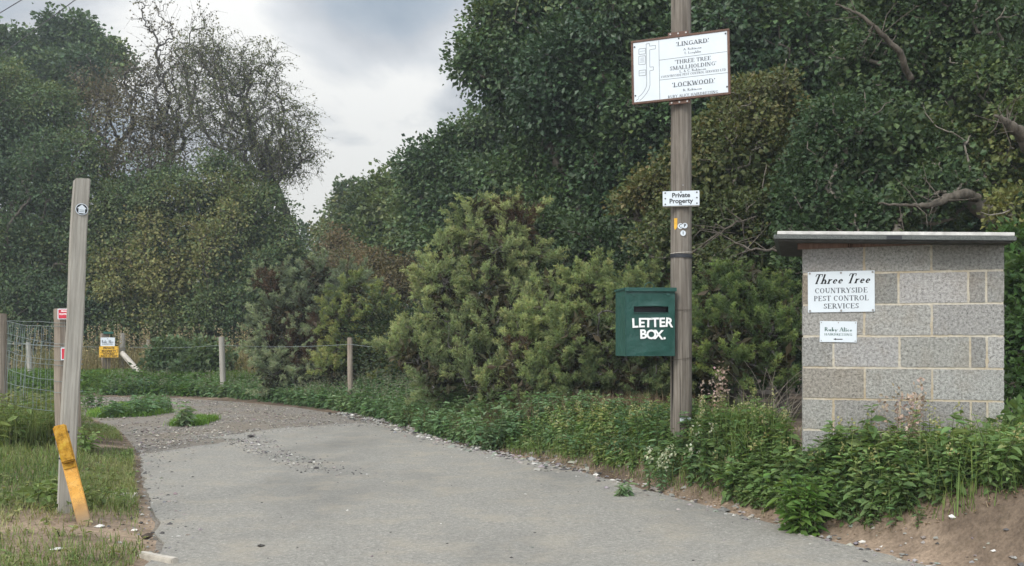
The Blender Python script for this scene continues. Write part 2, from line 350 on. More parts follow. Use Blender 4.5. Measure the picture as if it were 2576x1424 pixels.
_g('s', .4, ('a', .2, .34, .12, .12, 20, 270), ('a', .2, .12, .13, .11, -160, 90))
_g('g', .48, ('a', .23, .28, .14, .17, 0, 360), ('a', .23, -.1, .18, .14, 0, 360), (.12, .1, .3, .04, t_))
_g('a', .46, ('a', .2, .32, .13, .14, 0, 150), (.34, 0, .34, .34, T), ('a', .19, .12, .13, .12, 0, 360))
_g('.', .24, (.11, 0, .11, .11, 1.3)); _g("'", .2, (.1, .74, .1, 1, .8)); _g(' ', .28)
_g('&', .74, ('a', .32, .78, .15, .2, 0, 360), ('a', .28, .25, .22, .25, 60, 340), (.22, .68, .64, .02, T))
def serif(lines, mat, parent, name='lettering', y0=-.0015, slant=0.0, bold=.15):
    """lines: (text, cx, base z, cap height, width or None); letters drawn as thin raised strokes"""
    m = MB(); k = 0
    for text, cx, bz, hgt, wid in lines:
        tot = sum(G[c][0] for c in text) + .05 * (len(text) - 1); sx = (wid / tot) if wid else hgt; x = cx - tot * sx / 2
        for c in text:
            w, st = G[c]
            for q in st:
                if q[0] == 'a':
                    _, ax, ay, rx, ry, a0, a1 = q; n = max(5, int(abs(a1 - a0) / 18)); a = np.radians(np.linspace(a0, a1, n + 1))
                    th = bold * (.38 + .62 * np.abs(np.cos(a))) / 2
                    o = np.c_[ax + (rx + th * .2) * np.cos(a), ay + (ry) * np.sin(a)]; i = np.c_[ax + (rx - th * 1.8) * np.cos(a), ay + (ry - np.minimum(th * 2, .12)) * np.sin(a)]
                    pts = np.r_[o, i]; f = np.stack([np.arange(n), np.arange(n) + 1, np.arange(n) + n + 2, np.arange(n) + n + 1], 1)
                else:
                    xa, ya, xb, yb, ww = q; d = np.array([xb - xa, yb - ya]); d /= max(np.hypot(*d), 1e-6); pn = np.array([-d[1], d[0]]) * bold * ww / 2
                    a_ = np.array([xa, ya]); b_ = np.array([xb, yb]); pts = np.array([a_ - pn, b_ - pn, b_ + pn, a_ + pn]); f = np.array([[0, 1, 2, 3]])
                X = x + (pts[:, 0]) * sx + slant * pts[:, 1] * hgt; Z = bz + pts[:, 1] * hgt
                m.add(np.c_[X, np.full(len(X), y0 - (k % 40) * .00002), Z], f); k += 1
            x += (w + .05) * sx
    return m.build(name, mat, parent)
def lines_part(segs, w, mat, parent, name='line_drawing', y0=-.0014):
    m = MB()
    for k, (a, b) in enumerate(segs):
        a = np.array(a, float); b = np.array(b, float); d = (b - a) / max(np.hypot(*(b - a)), 1e-6); pn = np.array([-d[1], d[0]]) * w / 2
        q = np.array([a - pn, b - pn, b + pn, a + pn]); m.add(np.c_[q[:, 0], np.full(4, y0 - (k % 40) * .00002), q[:, 1]], np.array([[0, 1, 2, 3]]))
    return m.build(name, mat, parent)

# ------------------------------------------------------------------ the ground
RE = [(4.6, -3), (3.9, 1), (3.35, 3.5), (2.32, 5.89), (1.68, 7.38), (.747, 9.59), (-.41, 11.67), (-1.3, 13.6), (-2.06, 15.5), (-3.08, 17.4), (-4.3, 19.2), (-5.76, 20.7), (-7.7, 22.2), (-9.7, 22.6), (-14, 23.6), (-34, 28)]
LE = [(-34, 24), (-14, 20.9), (-10, 19.2), (-7.4, 17.0), (-5.6, 14), (-4.29, 11.25), (-3.43, 9.04), (-2.75, 7.38), (-2.15, 5.89), (-2.05, 3.5), (-2.0, -3)]
CW = np.array(RE + LE); NRE = len(RE) - 1
def sdf(x, y, poly=CW):
    p = np.stack([np.ravel(x), np.ravel(y)], 1); a = poly; b = np.roll(poly, -1, 0); best = np.full(len(p), 1e9); idx = np.zeros(len(p), int); ins = np.zeros(len(p), bool)
    for i in range(len(a)):
        ab = b[i] - a[i]; tt = np.clip(((p - a[i]) @ ab) / (ab @ ab), 0, 1); d = np.hypot(*(p - a[i] - tt[:, None] * ab).T)
        m = d < best; best[m] = d[m]; idx[m] = i
        c = ((a[i, 1] > p[:, 1]) != (b[i, 1] > p[:, 1])) & (p[:, 0] < (ab[0]) * (p[:, 1] - a[i, 1]) / (ab[1] if abs(ab[1]) > 1e-9 else 1e-9) + a[i, 0]); ins ^= c
    return np.where(ins, -best, best), idx < NRE
def ss(a, b, x): t = np.clip((x - a) / (b - a), 0, 1); return t * t * (3 - 2 * t)
def terrain(x, y):
    x = np.ravel(np.asarray(x, float)); y = np.ravel(np.asarray(y, float)); s, right = sdf(x, y); p = np.stack([x, y, 0 * x], 1)
    far = ss(9, 15, y); bank = (.42 - .14 * far) * ss(.05, .52 + .7 * far, s)
    left = .07 * ss(.0, .6, s) + .10 * ss(.6, 3, s)
    nzs = sines(p, 5.0, 3) * .016 + sines(p, 14.0, 4) * .008
    z = np.where(right, bank, left) + nzs * ss(.0, .3, s) - .03 * (1 - ss(-.12, .04, s)) + .004
    return z
def axis(lo, hi, step, ends):
    a = list(np.arange(lo, hi + step / 2, step)); s = step; l = lo; h = hi
    while l > -ends: s *= 1.28; l -= s; a.insert(0, l)
    s = step
    while h < ends: s *= 1.28; h += s; a.append(h)
    return np.array(a)
gx = axis(-13, 8, .11, 900); gy = axis(4.5, 26, .11, 900)
XX, YY = np.meshgrid(gx, gy); zz = terrain(XX, YY)
nx, ny = len(gx), len(gy); m = MB(); i = np.arange(nx - 1)[None] + (np.arange(ny - 1) * nx)[:, None]; i = i.ravel()
gx_, gy_ = XX.ravel(), YY.ravel(); p_ = np.stack([gx_, gy_, 0 * gx_], 1); s_g, r_g = sdf(gx_, gy_)
sandy = np.where(r_g, .75 * ss(.30, .02, s_g) * ss(10, 7, gy_) + .15 * ss(6.6, 5.6, gy_), ss(9.5, 7.0, gy_) * ss(2.4, .2, s_g) * .75) * np.clip(.75 + .5 * sines(p_, 2.6, 95 + 0) * np.where(r_g, 0, -1), 0, 1)
m.add(np.c_[gx_, gy_, zz], np.stack([i, i + 1, i + nx + 1, i + nx], 1), np.repeat(sandy[:, None], 3, 1))
tag(m.build('ground', M_SOIL, smooth=True), 'sandy brown soil under the verges and hedges', 'ground', kind='structure')
def sheet(name, poly, z, mat, jit, label, cat, step=.12, thick=.03):
    pts = []
    poly = np.array(poly, float)
    for a, b in zip(poly, np.roll(poly, -1, 0)):
        n = max(1, int(np.hypot(*(b - a)) / step))
        for k in range(n): pts.append(a + (b - a) * k / n)
    pts = np.array(pts); p3 = np.c_[pts, np.zeros(len(pts))]
    nrm = np.stack([sines(p3, 9, 21), sines(p3, 9, 22)], 1) * jit + np.stack([sines(p3, 30, 23), sines(p3, 30, 24)], 1) * jit * .5; pts = pts + nrm
    bm = bmesh.new(); vs = [bm.verts.new((p[0], p[1], z)) for p in pts]; lo = [bm.verts.new((p[0], p[1], z - thick)) for p in pts]
    ed = [bm.edges.new((vs[k], vs[(k + 1) % len(vs)])) for k in range(len(vs))]
    bmesh.ops.triangle_fill(bm, edges=ed, use_beauty=True)
    bmesh.ops.recalc_face_normals(bm, faces=bm.faces[:])
    if sum(f.normal.z for f in bm.faces) < 0: bmesh.ops.reverse_faces(bm, faces=bm.faces[:])
    for k in range(len(vs)): k2 = (k + 1) % len(vs); bm.faces.new((vs[k], lo[k], lo[k2], vs[k2]))
    me = bpy.data.meshes.new(name); bm.to_mesh(me); bm.free()
    return tag(link(name, me, mat), label, cat, kind='structure')
sheet('gravel_track', CW, -.008, M_GRAV, .05, 'grey brown gravel track leading off to the left past the fence', 'track')
TAR = [p for p in RE if p[1] < 15.6] + [(-3.45, 14.35), (-4.05, 13.0), (-3.55, 12.75), (-4.25, 11.1)] + [p for p in LE if p[1] < 11]
TAR = [(x - (.06 if k < 9 else -.05), y) for k, (x, y) in enumerate(TAR)]
sheet('tarmac_road', TAR, .008, M_TAR, .035, 'worn pale grey tarmac lane with crumbling edges', 'road')

def sample(poly, n, smin=.03, smax=99, dens=None):
    poly = np.array(poly, float); lo, hi = poly.min(0), poly.max(0); out_ = []
    got = 0
    while got < n:
        p = rng.uniform(lo, hi, (max(n, 200) * 2, 2)); ins = sdf(p[:, 0], p[:, 1], poly)[0] < 0; p = p[ins]
        s = sdf(p[:, 0], p[:, 1])[0]; p = p[(s > smin) & (s < smax)]
        if dens is not None: p = p[rng.random(len(p)) < dens(p)]
        if len(p) == 0: break
        out_.append(p); got += len(p)
    p = np.concatenate(out_)[:n]; return np.c_[p, terrain(p[:, 0], p[:, 1])]

# ------------------------------------------------------------------ stones
def stones(m, pos, size, col):
    n = len(pos); base = np.array([[1, 0, 0], [0, 1, 0], [-1, 0, 0], [0, -1, 0], [0, 0, .75], [0, 0, -.6], [.6, .6, .35], [-.6, .55, .3], [-.5, -.65, .38], [.62, -.5, .3]])
    q = base[None] * (1 + rng.normal(0, .22, (n, 10, 3))); q[:, :, 2] *= rng.uniform(.5, .9, (n, 1)); a = rng.uniform(0, 6.28, n); c, s_ = np.cos(a)[:, None], np.sin(a)[:, None]
    v = np.stack([q[..., 0] * c - q[..., 1] * s_, q[..., 0] * s_ + q[..., 1] * c, q[..., 2]], -1) * np.reshape(size, (-1, 1, 1)) / 2 + np.asarray(pos)[:, None]
    f = np.array([[0, 6, 4], [6, 1, 4], [1, 7, 4], [7, 2, 4], [2, 8, 4], [8, 3, 4], [3, 9, 4], [9, 0, 4], [0, 1, 6], [1, 2, 7], [2, 3, 8], [3, 0, 9], [1, 0, 5], [2, 1, 5], [3, 2, 5], [0, 3, 5]])
    m.add(v.reshape(-1, 3), (f[None] + (np.arange(n) * 10)[:, None, None]).reshape(-1, 3), np.repeat(col, 10, 0))
def stonecol(n, white=.12, dark=.12):
    c = np.array([.24, .225, .205]) * rng.uniform(.65, 1.35, (n, 1)) + rng.normal(0, .012, (n, 3)); r_ = rng.random(n)
    c[r_ < white] = np.array([.52, .50, .46]) * rng.uniform(.75, 1.15, ((r_ < white).sum(), 1)); c[r_ > 1 - dark] = np.array([.075, .07, .068]) * rng.uniform(.6, 1.4, ((r_ > 1 - dark).sum(), 1)); return np.clip(c, .02, .85)
m = MB()
trk = np.array([(-2.2, 15.7), (-3.1, 17.3), (-5.76, 20.6), (-7.7, 22.0), (-14, 23.4), (-14, 21), (-10, 19.3), (-7.4, 17.1), (-5.6, 14.1), (-4.3, 11.3), (-4.0, 12.6), (-4.1, 13), (-3.5, 14.4)])
def inpoly(poly, n): 
    lo, hi = poly.min(0), poly.max(0); p = rng.uniform(lo, hi, (n * 4, 2)); return p[sdf(p[:, 0], p[:, 1], poly)[0] < 0][:n]
p = inpoly(trk, 15000); p = p[rng.random(len(p)) < np.clip(.55 + .6 * sines(np.c_[p, 0 * p[:, 0]], 2.2, 5), .12, 1)]
stones(m, np.c_[p, np.full(len(p), .0)], rng.gamma(2.5, .0055, len(p)) + .010, stonecol(len(p), .07, .03) * np.array([1.0, .95, .88]))
def along(pts, n, spread, off=0):
    pts = np.array(pts); seg = np.hypot(*np.diff(pts, axis=0).T); cu = np.r_[0, np.cumsum(seg)]; t = rng.uniform(0, cu[-1], n); k = np.clip(np.searchsorted(cu, t) - 1, 0, len(seg) - 1)
    p = pts[k] + (pts[k + 1] - pts[k]) * ((t - cu[k]) / seg[k])[:, None]; d = unit(pts[k + 1] - pts[k]); nn = np.c_[-d[:, 1], d[:, 0]]
    return p - nn * (off + rng.normal(0, 1, (n, 1)) * spread)
p = along(RE[2:10], 1500, .14, .06); z = np.maximum(terrain(p[:, 0], p[:, 1]), .008); stones(m, np.c_[p, z], rng.gamma(2.4, .009, len(p)) + .008, stonecol(len(p), .07, .12))
p = along(RE[5:10], 900, .16, .05); z = np.maximum(terrain(p[:, 0], p[:, 1]), .008); stones(m, np.c_[p, z], rng.gamma(2.4, .013, len(p)) + .012, stonecol(len(p), .09, .15))
p = along(LE[5:9], 500, .16, -.05); z = np.maximum(terrain(p[:, 0], p[:, 1]), .008); stones(m, np.c_[p, z], rng.gamma(2, .006, len(p)) + .005, stonecol(len(p), .05, .35))
sc_poly = np.array([(-3.75, 12.6), (-3.3, 13.2), (-2.5, 11.3), (-1.7, 9.7), (-2.0, 9.5), (-2.8, 10.8)])
p = inpoly(sc_poly, 420); stones(m, np.c_[p, np.full(len(p), .010)], rng.gamma(3, .0045, len(p)) + .006, stonecol(len(p), .06, .25))
p = along([(-3.6, 12.8), (-2.9, 11.5), (-2.2, 10.3), (-1.4, 9.4)], 260, .13); stones(m, np.c_[p, np.full(len(p), .010)], rng.gamma(3, .005, len(p)) + .007, stonecol(len(p), .08, .4))
p = along([(-1.9, 15.5), (-3.45, 14.35), (-4.05, 13.0), (-4.0, 12.6), (-4.25, 11.1)], 1500, .28); stones(m, np.c_[p, np.full(len(p), .009)], rng.gamma(2.4, .0045, len(p)) + .006, stonecol(len(p), .07, .08))
tp = np.array(TAR); p = inpoly(tp, 320); p = p[p[:, 1] > 5]; stones(m, np.c_[p, np.full(len(p), .010)], rng.gamma(2.2, .004, len(p)) + .005, stonecol(len(p), .10, .4))
tag(m.build('gravel', M_STONE), 'loose gravel scattered over the track and along the tarmac edges', 'gravel', kind='stuff')
def stone(label, cat, name, px, py, d, size, col, z=None):
    q = P(px, py, d); x, y = q[0], q[1]; zz_ = max(float(terrain(x, y)[0]), .008) if z is None else z; m = MB(); stones(m, np.array([[0, 0, size * .12]]), np.array([size]), np.array([col])); o = m.build(name, M_STONE); o.location = (x, y, zz_); tag(o, label, cat); return o
def flatd(py, z=.01): return (H0 - z) * FD / (py - HZ)
stone('white chalky pebble lying on the grass at the foot of the yellow post', 'stone', 'pebble', 250, 1316, flatd(1318, .06), .06, (.58, .56, .52))
stone('white chalky lump on the bare soil at the bottom left of the photo', 'stone', 'pebble', 144, 1377, flatd(1377, .08), .07, (.6, .58, .55))
stone('small pale stone on sandy patch right of the yellow post', 'stone', 'pebble', 338, 1326, flatd(1328, .03), .045, (.66, .62, .56))
stone('dark clod of soil on sandy patch beside the tarmac edge', 'clod', 'soil_clod', 372, 1346, flatd(1348, .02), .08, (.06, .045, .035))
stone('dark stone lying alone on the near tarmac, left of centre', 'stone', 'pebble', 655, 1374, flatd(1374), .045, (.07, .065, .06))
stone('dark stone on the tarmac beside the far gravel edge', 'stone', 'pebble', 630, 1098, flatd(1100), .11, (.05, .045, .045))
stone('white stone at the tarmac edge right of the bottom corner weeds', 'stone', 'pebble', 2394, 1343, 5.9, .05, (.68, .66, .62))

# ------------------------------------------------------------------ leaves, needles, plants
def leaves(m, pos, fwd, nrm, L, Wd, col, fine=False):
    n = len(pos); fwd = unit(fwd); side = unit(np.cross(fwd, nrm)); up = np.cross(side, fwd); L = np.broadcast_to(L, (n,))[:, None]; Wd = np.broadcast_to(Wd, (n,))[:, None]
    if not fine:
        v = np.stack([pos, pos + fwd * L * .5 + side * Wd * .5 + up * Wd * .14, pos + fwd * L - up * L * .1, pos + fwd * L * .5 - side * Wd * .5 + up * Wd * .14], 1)
        f = np.array([[0, 1, 2], [0, 2, 3]]); k = 4
    else:
        v = np.stack([pos, pos + fwd * L * .3 + side * Wd * .5 + up * Wd * .15, pos + fwd * L * .68 + side * Wd * .33 + up * Wd * .08 - up * L * .05, pos + fwd * L - up * L * .18,
                      pos + fwd * L * .68 - side * Wd * .33 + up * Wd * .08 - up * L * .05, pos + fwd * L * .3 - side * Wd * .5 + up * Wd * .15], 1)
        f = np.array([[0, 1, 2, 3], [0, 3, 4, 5]]); k = 6
    m.add(v.reshape(-1, 3), (f[None] + (np.arange(n) * k)[:, None, None]).reshape(-1, f.shape[1]), np.repeat(col, k, 0))
PAL = 1.65
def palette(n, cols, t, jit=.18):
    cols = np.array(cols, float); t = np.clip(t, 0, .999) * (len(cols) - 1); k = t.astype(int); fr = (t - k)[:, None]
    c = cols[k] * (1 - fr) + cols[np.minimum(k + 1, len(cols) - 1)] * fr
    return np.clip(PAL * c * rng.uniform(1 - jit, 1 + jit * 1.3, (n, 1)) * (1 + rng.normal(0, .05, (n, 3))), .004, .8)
def boughs(blobs, seed, k=10, f=(.24, .40)):
    """each lobe of a crown carries smaller boughs, so that light and dark clumps form"""
    g = np.random.default_rng(seed + 500); o = []
    for c, r in blobs:
        o.append((c, r * .74))
        if r < .22: continue
        for q in unit(g.normal(size=(k, 3)) + np.array([0, -.35, .15])): o.append((c + q * r * g.uniform(.54, .86), r * g.uniform(*f)))
    return o
def wblobs(bl): return [(P(x, y, d), r * d / FD) for x, y, d, r in bl]
def shell(blobs, dens, thin=.22, squash=1.0, nf=1.1, gap=-.55, seed=0, back=.35, zmin=.1):
    """clump centres in the outer skin of a crown made of overlapping lobes"""
    C_ = np.array([b[0] for b in blobs]); Rr = np.array([b[1] for b in blobs]); ps, ds = [], []
    for c, r in blobs:
        n = int(4 * np.pi * r * r * dens) + 2; d = unit(rng.normal(size=(n, 3))); rr = 1 - np.abs(rng.normal(0, thin, n)); q = c + d * (rr * r)[:, None]
        q = q + d * (sines(q, nf / max(r, .3) * 2.2, seed) * r * .24 + (rng.random(n) < .10) * rng.uniform(.05, .42, n) * r)[:, None]
        keep = np.min(np.linalg.norm(q[:, None] - C_[None], axis=2) / Rr[None] + (np.abs(Rr - r) < 1e-9) * 9, 1) > .72
        tocam = unit(np.array([0, 0, H0]) - c); keep &= (d @ tocam > -.15) | (rng.random(n) < back)
        keep &= sines(q, 2.2 / max(r, .3), seed + 5) > gap; keep &= q[:, 2] > zmin + terrain(q[:, 0], q[:, 1])
        ps.append(q[keep]); ds.append(d[keep])
    return np.concatenate(ps), np.concatenate(ds)
def skeleton(base, nodes, r_tip, wander=.1, power=2.2):
    """joins every clump back to the foot of the trunk by the shortest way along what has grown already"""
    base = np.asarray(base, float); o = np.argsort(np.linalg.norm(nodes - base, axis=1)); nodes = nodes[o]; pts = np.empty((len(nodes) + 1, 3)); pts[0] = base; par = np.full(len(nodes) + 1, -1); plen = np.zeros(len(nodes) + 1)
    for k in range(len(nodes)):
        d = np.linalg.norm(pts[:k + 1] - nodes[k], axis=1); j = int(np.argmin(d * 1.0 + plen[:k + 1] * .22)); pts[k + 1] = nodes[k]; par[k + 1] = j; plen[k + 1] = plen[j] + d[j]
    rad = np.full(len(pts), r_tip ** power)
    for k in range(len(pts) - 1, 0, -1): rad[par[k]] += rad[k]
    rad = rad ** (1 / power); return pts, par, rad
def woody(m, base, nodes, r_tip, n=5, wander=.08, rmax=.3):
    pts, par, rad = skeleton(base, nodes, r_tip); k = np.arange(1, len(pts)); a = pts[par[k]]; b = pts[k]; L = np.linalg.norm(b - a, axis=1)[:, None]
    r1 = np.minimum(rad[k], rmax); r0 = np.minimum(np.minimum(rad[par[k]], r1 * 1.25), rmax); m1 = a + (b - a) * .36 + rng.normal(size=a.shape) * L * wander; m2 = a + (b - a) * .7 + rng.normal(size=a.shape) * L * wander; m1[:, 2] -= L[:, 0] * .03
    m.tubes(a, m1, r0, (r0 * 2 + r1) / 3, n); m.tubes(m1, m2, (r0 * 2 + r1) / 3, (r0 + 2 * r1) / 3, n); m.tubes(m2, b, (r0 + 2 * r1) / 3, r1, n); return pts, par, rad
def tree(name, label, cat, base, bl, dens, nleaf, L, Wd, cr, cols, mat=M_HAW, bmat=M_BARK, r_tip=.008, group=None, seed=1, fill=.35, gap=-.55, patch=.5, back=.35, up=.6, bump_t=0, rmax=.2, nsk=1):
    root = thing(name, label, cat, base, group=group); lobes = wblobs(bl); blobs = boughs(lobes, seed); c, d = shell(blobs, dens, gap=gap, seed=seed, back=back); base = np.asarray(base, float)
    t = np.clip(.5 + patch * sines(c, 1.1, seed + 2) + rng.normal(0, .14, len(c)) + bump_t, 0, 1); m = MB()
    k = np.repeat(np.arange(len(c)), nleaf); off = np.clip(rng.normal(size=(len(k), 3)), -1.5, 1.5) * cr * .85; off[:, 2] *= .75; pos = c[k] + off
    fwd = unit(off) + d[k] * .7 + rng.normal(size=off.shape) * .6; fwd[:, 2] -= .25; nr = d[k] * .7 + rng.normal(size=off.shape) * .55 + np.array([0, 0, up])
    s_ = rng.uniform(.55, 1.4, len(k)); leaves(m, pos, fwd, nr, L * s_, Wd * s_, palette(len(k), cols, t[k] + rng.normal(0, .09, len(k))))
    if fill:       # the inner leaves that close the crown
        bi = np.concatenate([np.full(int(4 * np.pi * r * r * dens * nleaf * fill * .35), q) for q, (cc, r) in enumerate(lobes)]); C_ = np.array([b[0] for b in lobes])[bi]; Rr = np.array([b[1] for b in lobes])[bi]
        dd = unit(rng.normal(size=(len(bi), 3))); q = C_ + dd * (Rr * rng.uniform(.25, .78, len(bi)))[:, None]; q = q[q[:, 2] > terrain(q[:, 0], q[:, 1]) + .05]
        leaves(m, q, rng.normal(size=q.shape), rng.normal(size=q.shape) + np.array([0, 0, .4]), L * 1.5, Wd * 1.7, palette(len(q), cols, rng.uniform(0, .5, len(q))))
    o = m.build('crown', mat, root); o.matrix_parent_inverse = Matrix.Translation(-Vector(base))
    m = MB(); inner = np.array([b[0] for b in blobs]); jn = inner[rng.integers(0, len(inner), 40)] + rng.normal(size=(40, 3)) * np.array([b[1] for b in blobs])[0] * .35
    foot = base + np.array([[0, 0, .35], [.03, .05, .8]]) * min(1, max(b[0][2] for b in blobs) / 3); woody(m, base - [0, 0, .25], np.r_[foot, inner, jn, c[::nsk]], r_tip, 5, .09, rmax)
    o = m.build('trunk', bmat, root, smooth=True); o.matrix_parent_inverse = Matrix.Translation(-Vector(base)); return root
def gz(x, y): return float(terrain(x, y)[0])
def foot(px, d): x = (px - CX) / FD * d; return np.array([x, d, gz(x, d)])
def gorse(name, label, bl, dens, cols, plume=.42, nsh=34, need=15, nl=.034, nw=.008, group=None, seed=1, gap=-.5, basepx=None, d0=None, back=.3, brown=.18):
    b = foot(basepx, d0); root = thing(name, label, 'gorse bush', b, group=group); lobes = wblobs(bl); blobs = boughs(lobes, seed, 8, (.28, .42)); c, d = shell(blobs, dens, thin=.26, gap=gap, seed=seed, back=back, nf=1.6)
    ax = unit(d * 1.0 + np.array([0, 0, .62]) + rng.normal(size=d.shape) * .3); ln = plume * rng.uniform(.6, 1.25, len(c)); k = np.repeat(np.arange(len(c)), nsh); u = rng.random(len(k)) ** .75
    sp = c[k] - ax[k] * (ln[k] * .35)[:, None] + ax[k] * (ln[k] * u)[:, None]; rad = rng.normal(size=sp.shape); rad = unit(rad - (rad * ax[k]).sum(1)[:, None] * ax[k]); sdir = unit(ax[k] * .8 + rad * .75); sl_ = plume * .27 * (1.15 - .65 * u) * rng.uniform(.7, 1.2, len(k))
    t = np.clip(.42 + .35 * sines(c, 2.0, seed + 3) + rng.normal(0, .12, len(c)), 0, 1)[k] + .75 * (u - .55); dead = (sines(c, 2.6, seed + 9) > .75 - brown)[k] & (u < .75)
    j = np.repeat(np.arange(len(k)), need); w = np.tile((np.arange(need) + .5) / need, len(k)); q = sp[j] + sdir[j] * (sl_[j] * w)[:, None]; nd_ = unit(sdir[j] * .75 + unit(rng.normal(size=q.shape)) * .95); sd_ = unit(np.cross(nd_, rng.normal(size=q.shape)))
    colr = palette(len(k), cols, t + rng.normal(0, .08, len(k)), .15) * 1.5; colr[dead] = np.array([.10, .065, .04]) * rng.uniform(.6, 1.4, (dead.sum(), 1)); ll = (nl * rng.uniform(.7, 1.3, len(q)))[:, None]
    v = np.stack([q - sd_ * nw / 2, q + sd_ * nw / 2, q + nd_ * ll], 1).reshape(-1, 3); m = MB(); m.add(v, np.arange(len(v)).reshape(-1, 3), np.repeat(colr[j], 3, 0))
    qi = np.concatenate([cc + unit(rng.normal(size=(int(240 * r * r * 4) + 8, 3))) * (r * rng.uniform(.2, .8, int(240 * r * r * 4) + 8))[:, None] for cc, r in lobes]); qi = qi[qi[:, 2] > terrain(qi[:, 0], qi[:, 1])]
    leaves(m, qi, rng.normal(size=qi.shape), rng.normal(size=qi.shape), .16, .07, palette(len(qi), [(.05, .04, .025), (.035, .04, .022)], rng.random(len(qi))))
    o = m.build('foliage', M_NEED, root); o.matrix_parent_inverse = Matrix.Translation(-Vector(b)); m = MB(); inner = np.array([q[0] for q in blobs]); woody(m, b - [0, 0, .15], np.r_[inner, c - ax * (ln * .35)[:, None]], .0045, 4, .1, .07)
    o = m.build('stem', M_TWIGD, root); o.matrix_parent_inverse = Matrix.Translation(-Vector(b)); return root
def weeds(m, pts, h, L, Wd, nodes, cols, lean=.25, spread=1.0, tip=None, stemcol=(.09, .11, .04), dro=.25, seed=0):
    """upright leafy stems with opposite leaf pairs, as nettles, mugwort and dock grow"""
    n = len(pts); h = np.broadcast_to(h, (n,)); az = rng.uniform(0, 6.28, n); ln = np.abs(rng.normal(0, lean, n)); top = pts + np.c_[np.cos(az) * ln * h, np.sin(az) * ln * h, h]; mid = pts + (top - pts) * .5 + np.array([0, 0, 1]) * (ln * h * .15)[:, None]
    m.tubes(pts - [0, 0, .03], mid, .0035, .003, 3, np.broadcast_to(stemcol, (n, 3))); m.tubes(mid, top, .003, .0012, 3, np.broadcast_to(stemcol, (n, 3)))
    k = np.repeat(np.arange(n), nodes * 2); lev = np.tile(np.repeat(np.arange(nodes), 2), n); sidei = np.tile(np.tile([0, 1], nodes), n); u = (lev + .6) / nodes; pos = np.where((u < .5)[:, None], pts[k] + (mid - pts)[k] * (u * 2)[:, None], mid[k] + (top - mid)[k] * (u * 2 - 1)[:, None])
    a = az[k] + lev * 1.57 + sidei * np.pi + rng.normal(0, .35, len(k)); ll = L * rng.uniform(.6, 1.35, n)[k] * (.45 + .75 * np.sin(np.pi * np.clip(u * .85 + .12, 0, 1))) * rng.uniform(.7, 1.25, len(k)) * (h[k] / h.mean()) ** .4
    fwd = np.c_[np.cos(a), np.sin(a), -dro + .75 * u ** 2 + rng.normal(0, .2, len(k))]; t = np.clip(.45 + .35 * sines(pts, 1.7, seed + 31)[k] + .15 * (u - .5) + rng.normal(0, .15, len(k)), 0, 1)
    leaves(m, pos, fwd, np.array([0, 0, 1.0]) + rng.normal(size=pos.shape) * .35, ll * spread, ll * spread * Wd, palette(len(k), cols, t, .2), True)
    if tip is not None:       # flower spikes
        sel = rng.random(n) < tip[0]; q = top[sel]; kk = np.repeat(np.arange(len(q)), 14); w = rng.random(len(kk)); ps = q[kk] + np.c_[rng.normal(0, .012, (len(kk), 2)), (w - .45) * tip[2]]
        leaves(m, ps, rng.normal(size=ps.shape) + np.array([0, 0, .6]), rng.normal(size=ps.shape), .022 * tip[3], .016 * tip[3], palette(len(kk), [tip[1], tuple(np.array(tip[1]) * .7)], rng.random(len(kk))))
def grass(m, pts, h, w, cols, bend=.55, seed=0, tuft=.0):
    n = len(pts); h = np.broadcast_to(h, (n,)) * rng.uniform(.55, 1.35, n); a = rng.uniform(0, 6.28, n); d = np.c_[np.cos(a), np.sin(a), 0 * a]; sd_ = np.c_[-np.sin(a), np.cos(a), 0 * a]; b = np.abs(rng.normal(bend, .3, n)); w = np.broadcast_to(w, (n,))[:, None]
    p1 = pts + d * (h * b * .3)[:, None] + np.array([0, 0, 1]) * (h * .6)[:, None]; p2 = pts + d * (h * b)[:, None] + np.array([0, 0, 1]) * (h * np.clip(1 - b * .35, .25, 1))[:, None]
    v = np.stack([pts - sd_ * w / 2, pts + sd_ * w / 2, p1 + sd_ * w * .4, p1 - sd_ * w * .4, p2], 1).reshape(-1, 3); o = (np.arange(n) * 5)[:, None]
    t = np.clip(.45 + .4 * sines(pts, 2.3, seed + 41) + rng.normal(0, .2, n), 0, 1); m.add(v, [np.array([[0, 1, 2, 3]]) + o, np.array([[3, 2, 4]]) + o], np.repeat(palette(n, cols, t, .25), 5, 0))

GREENS = [(.028, .055, .017), (.045, .085, .022), (.07, .115, .03)]
OAK = [(.020, .041, .019), (.034, .062, .025), (.052, .084, .031), (.092, .118, .042)]
HAWB = [(.032, .048, .018), (.052, .064, .023), (.082, .082, .029), (.115, .088, .038)]
HAWG = [(.028, .050, .022), (.045, .070, .026), (.072, .095, .032), (.115, .118, .038)]
HAWL = [(.036, .062, .032), (.055, .084, .037), (.085, .108, .043), (.135, .132, .05)]
GOR = [(.05, .066, .034), (.08, .10, .048), (.115, .136, .062), (.155, .17, .08)]
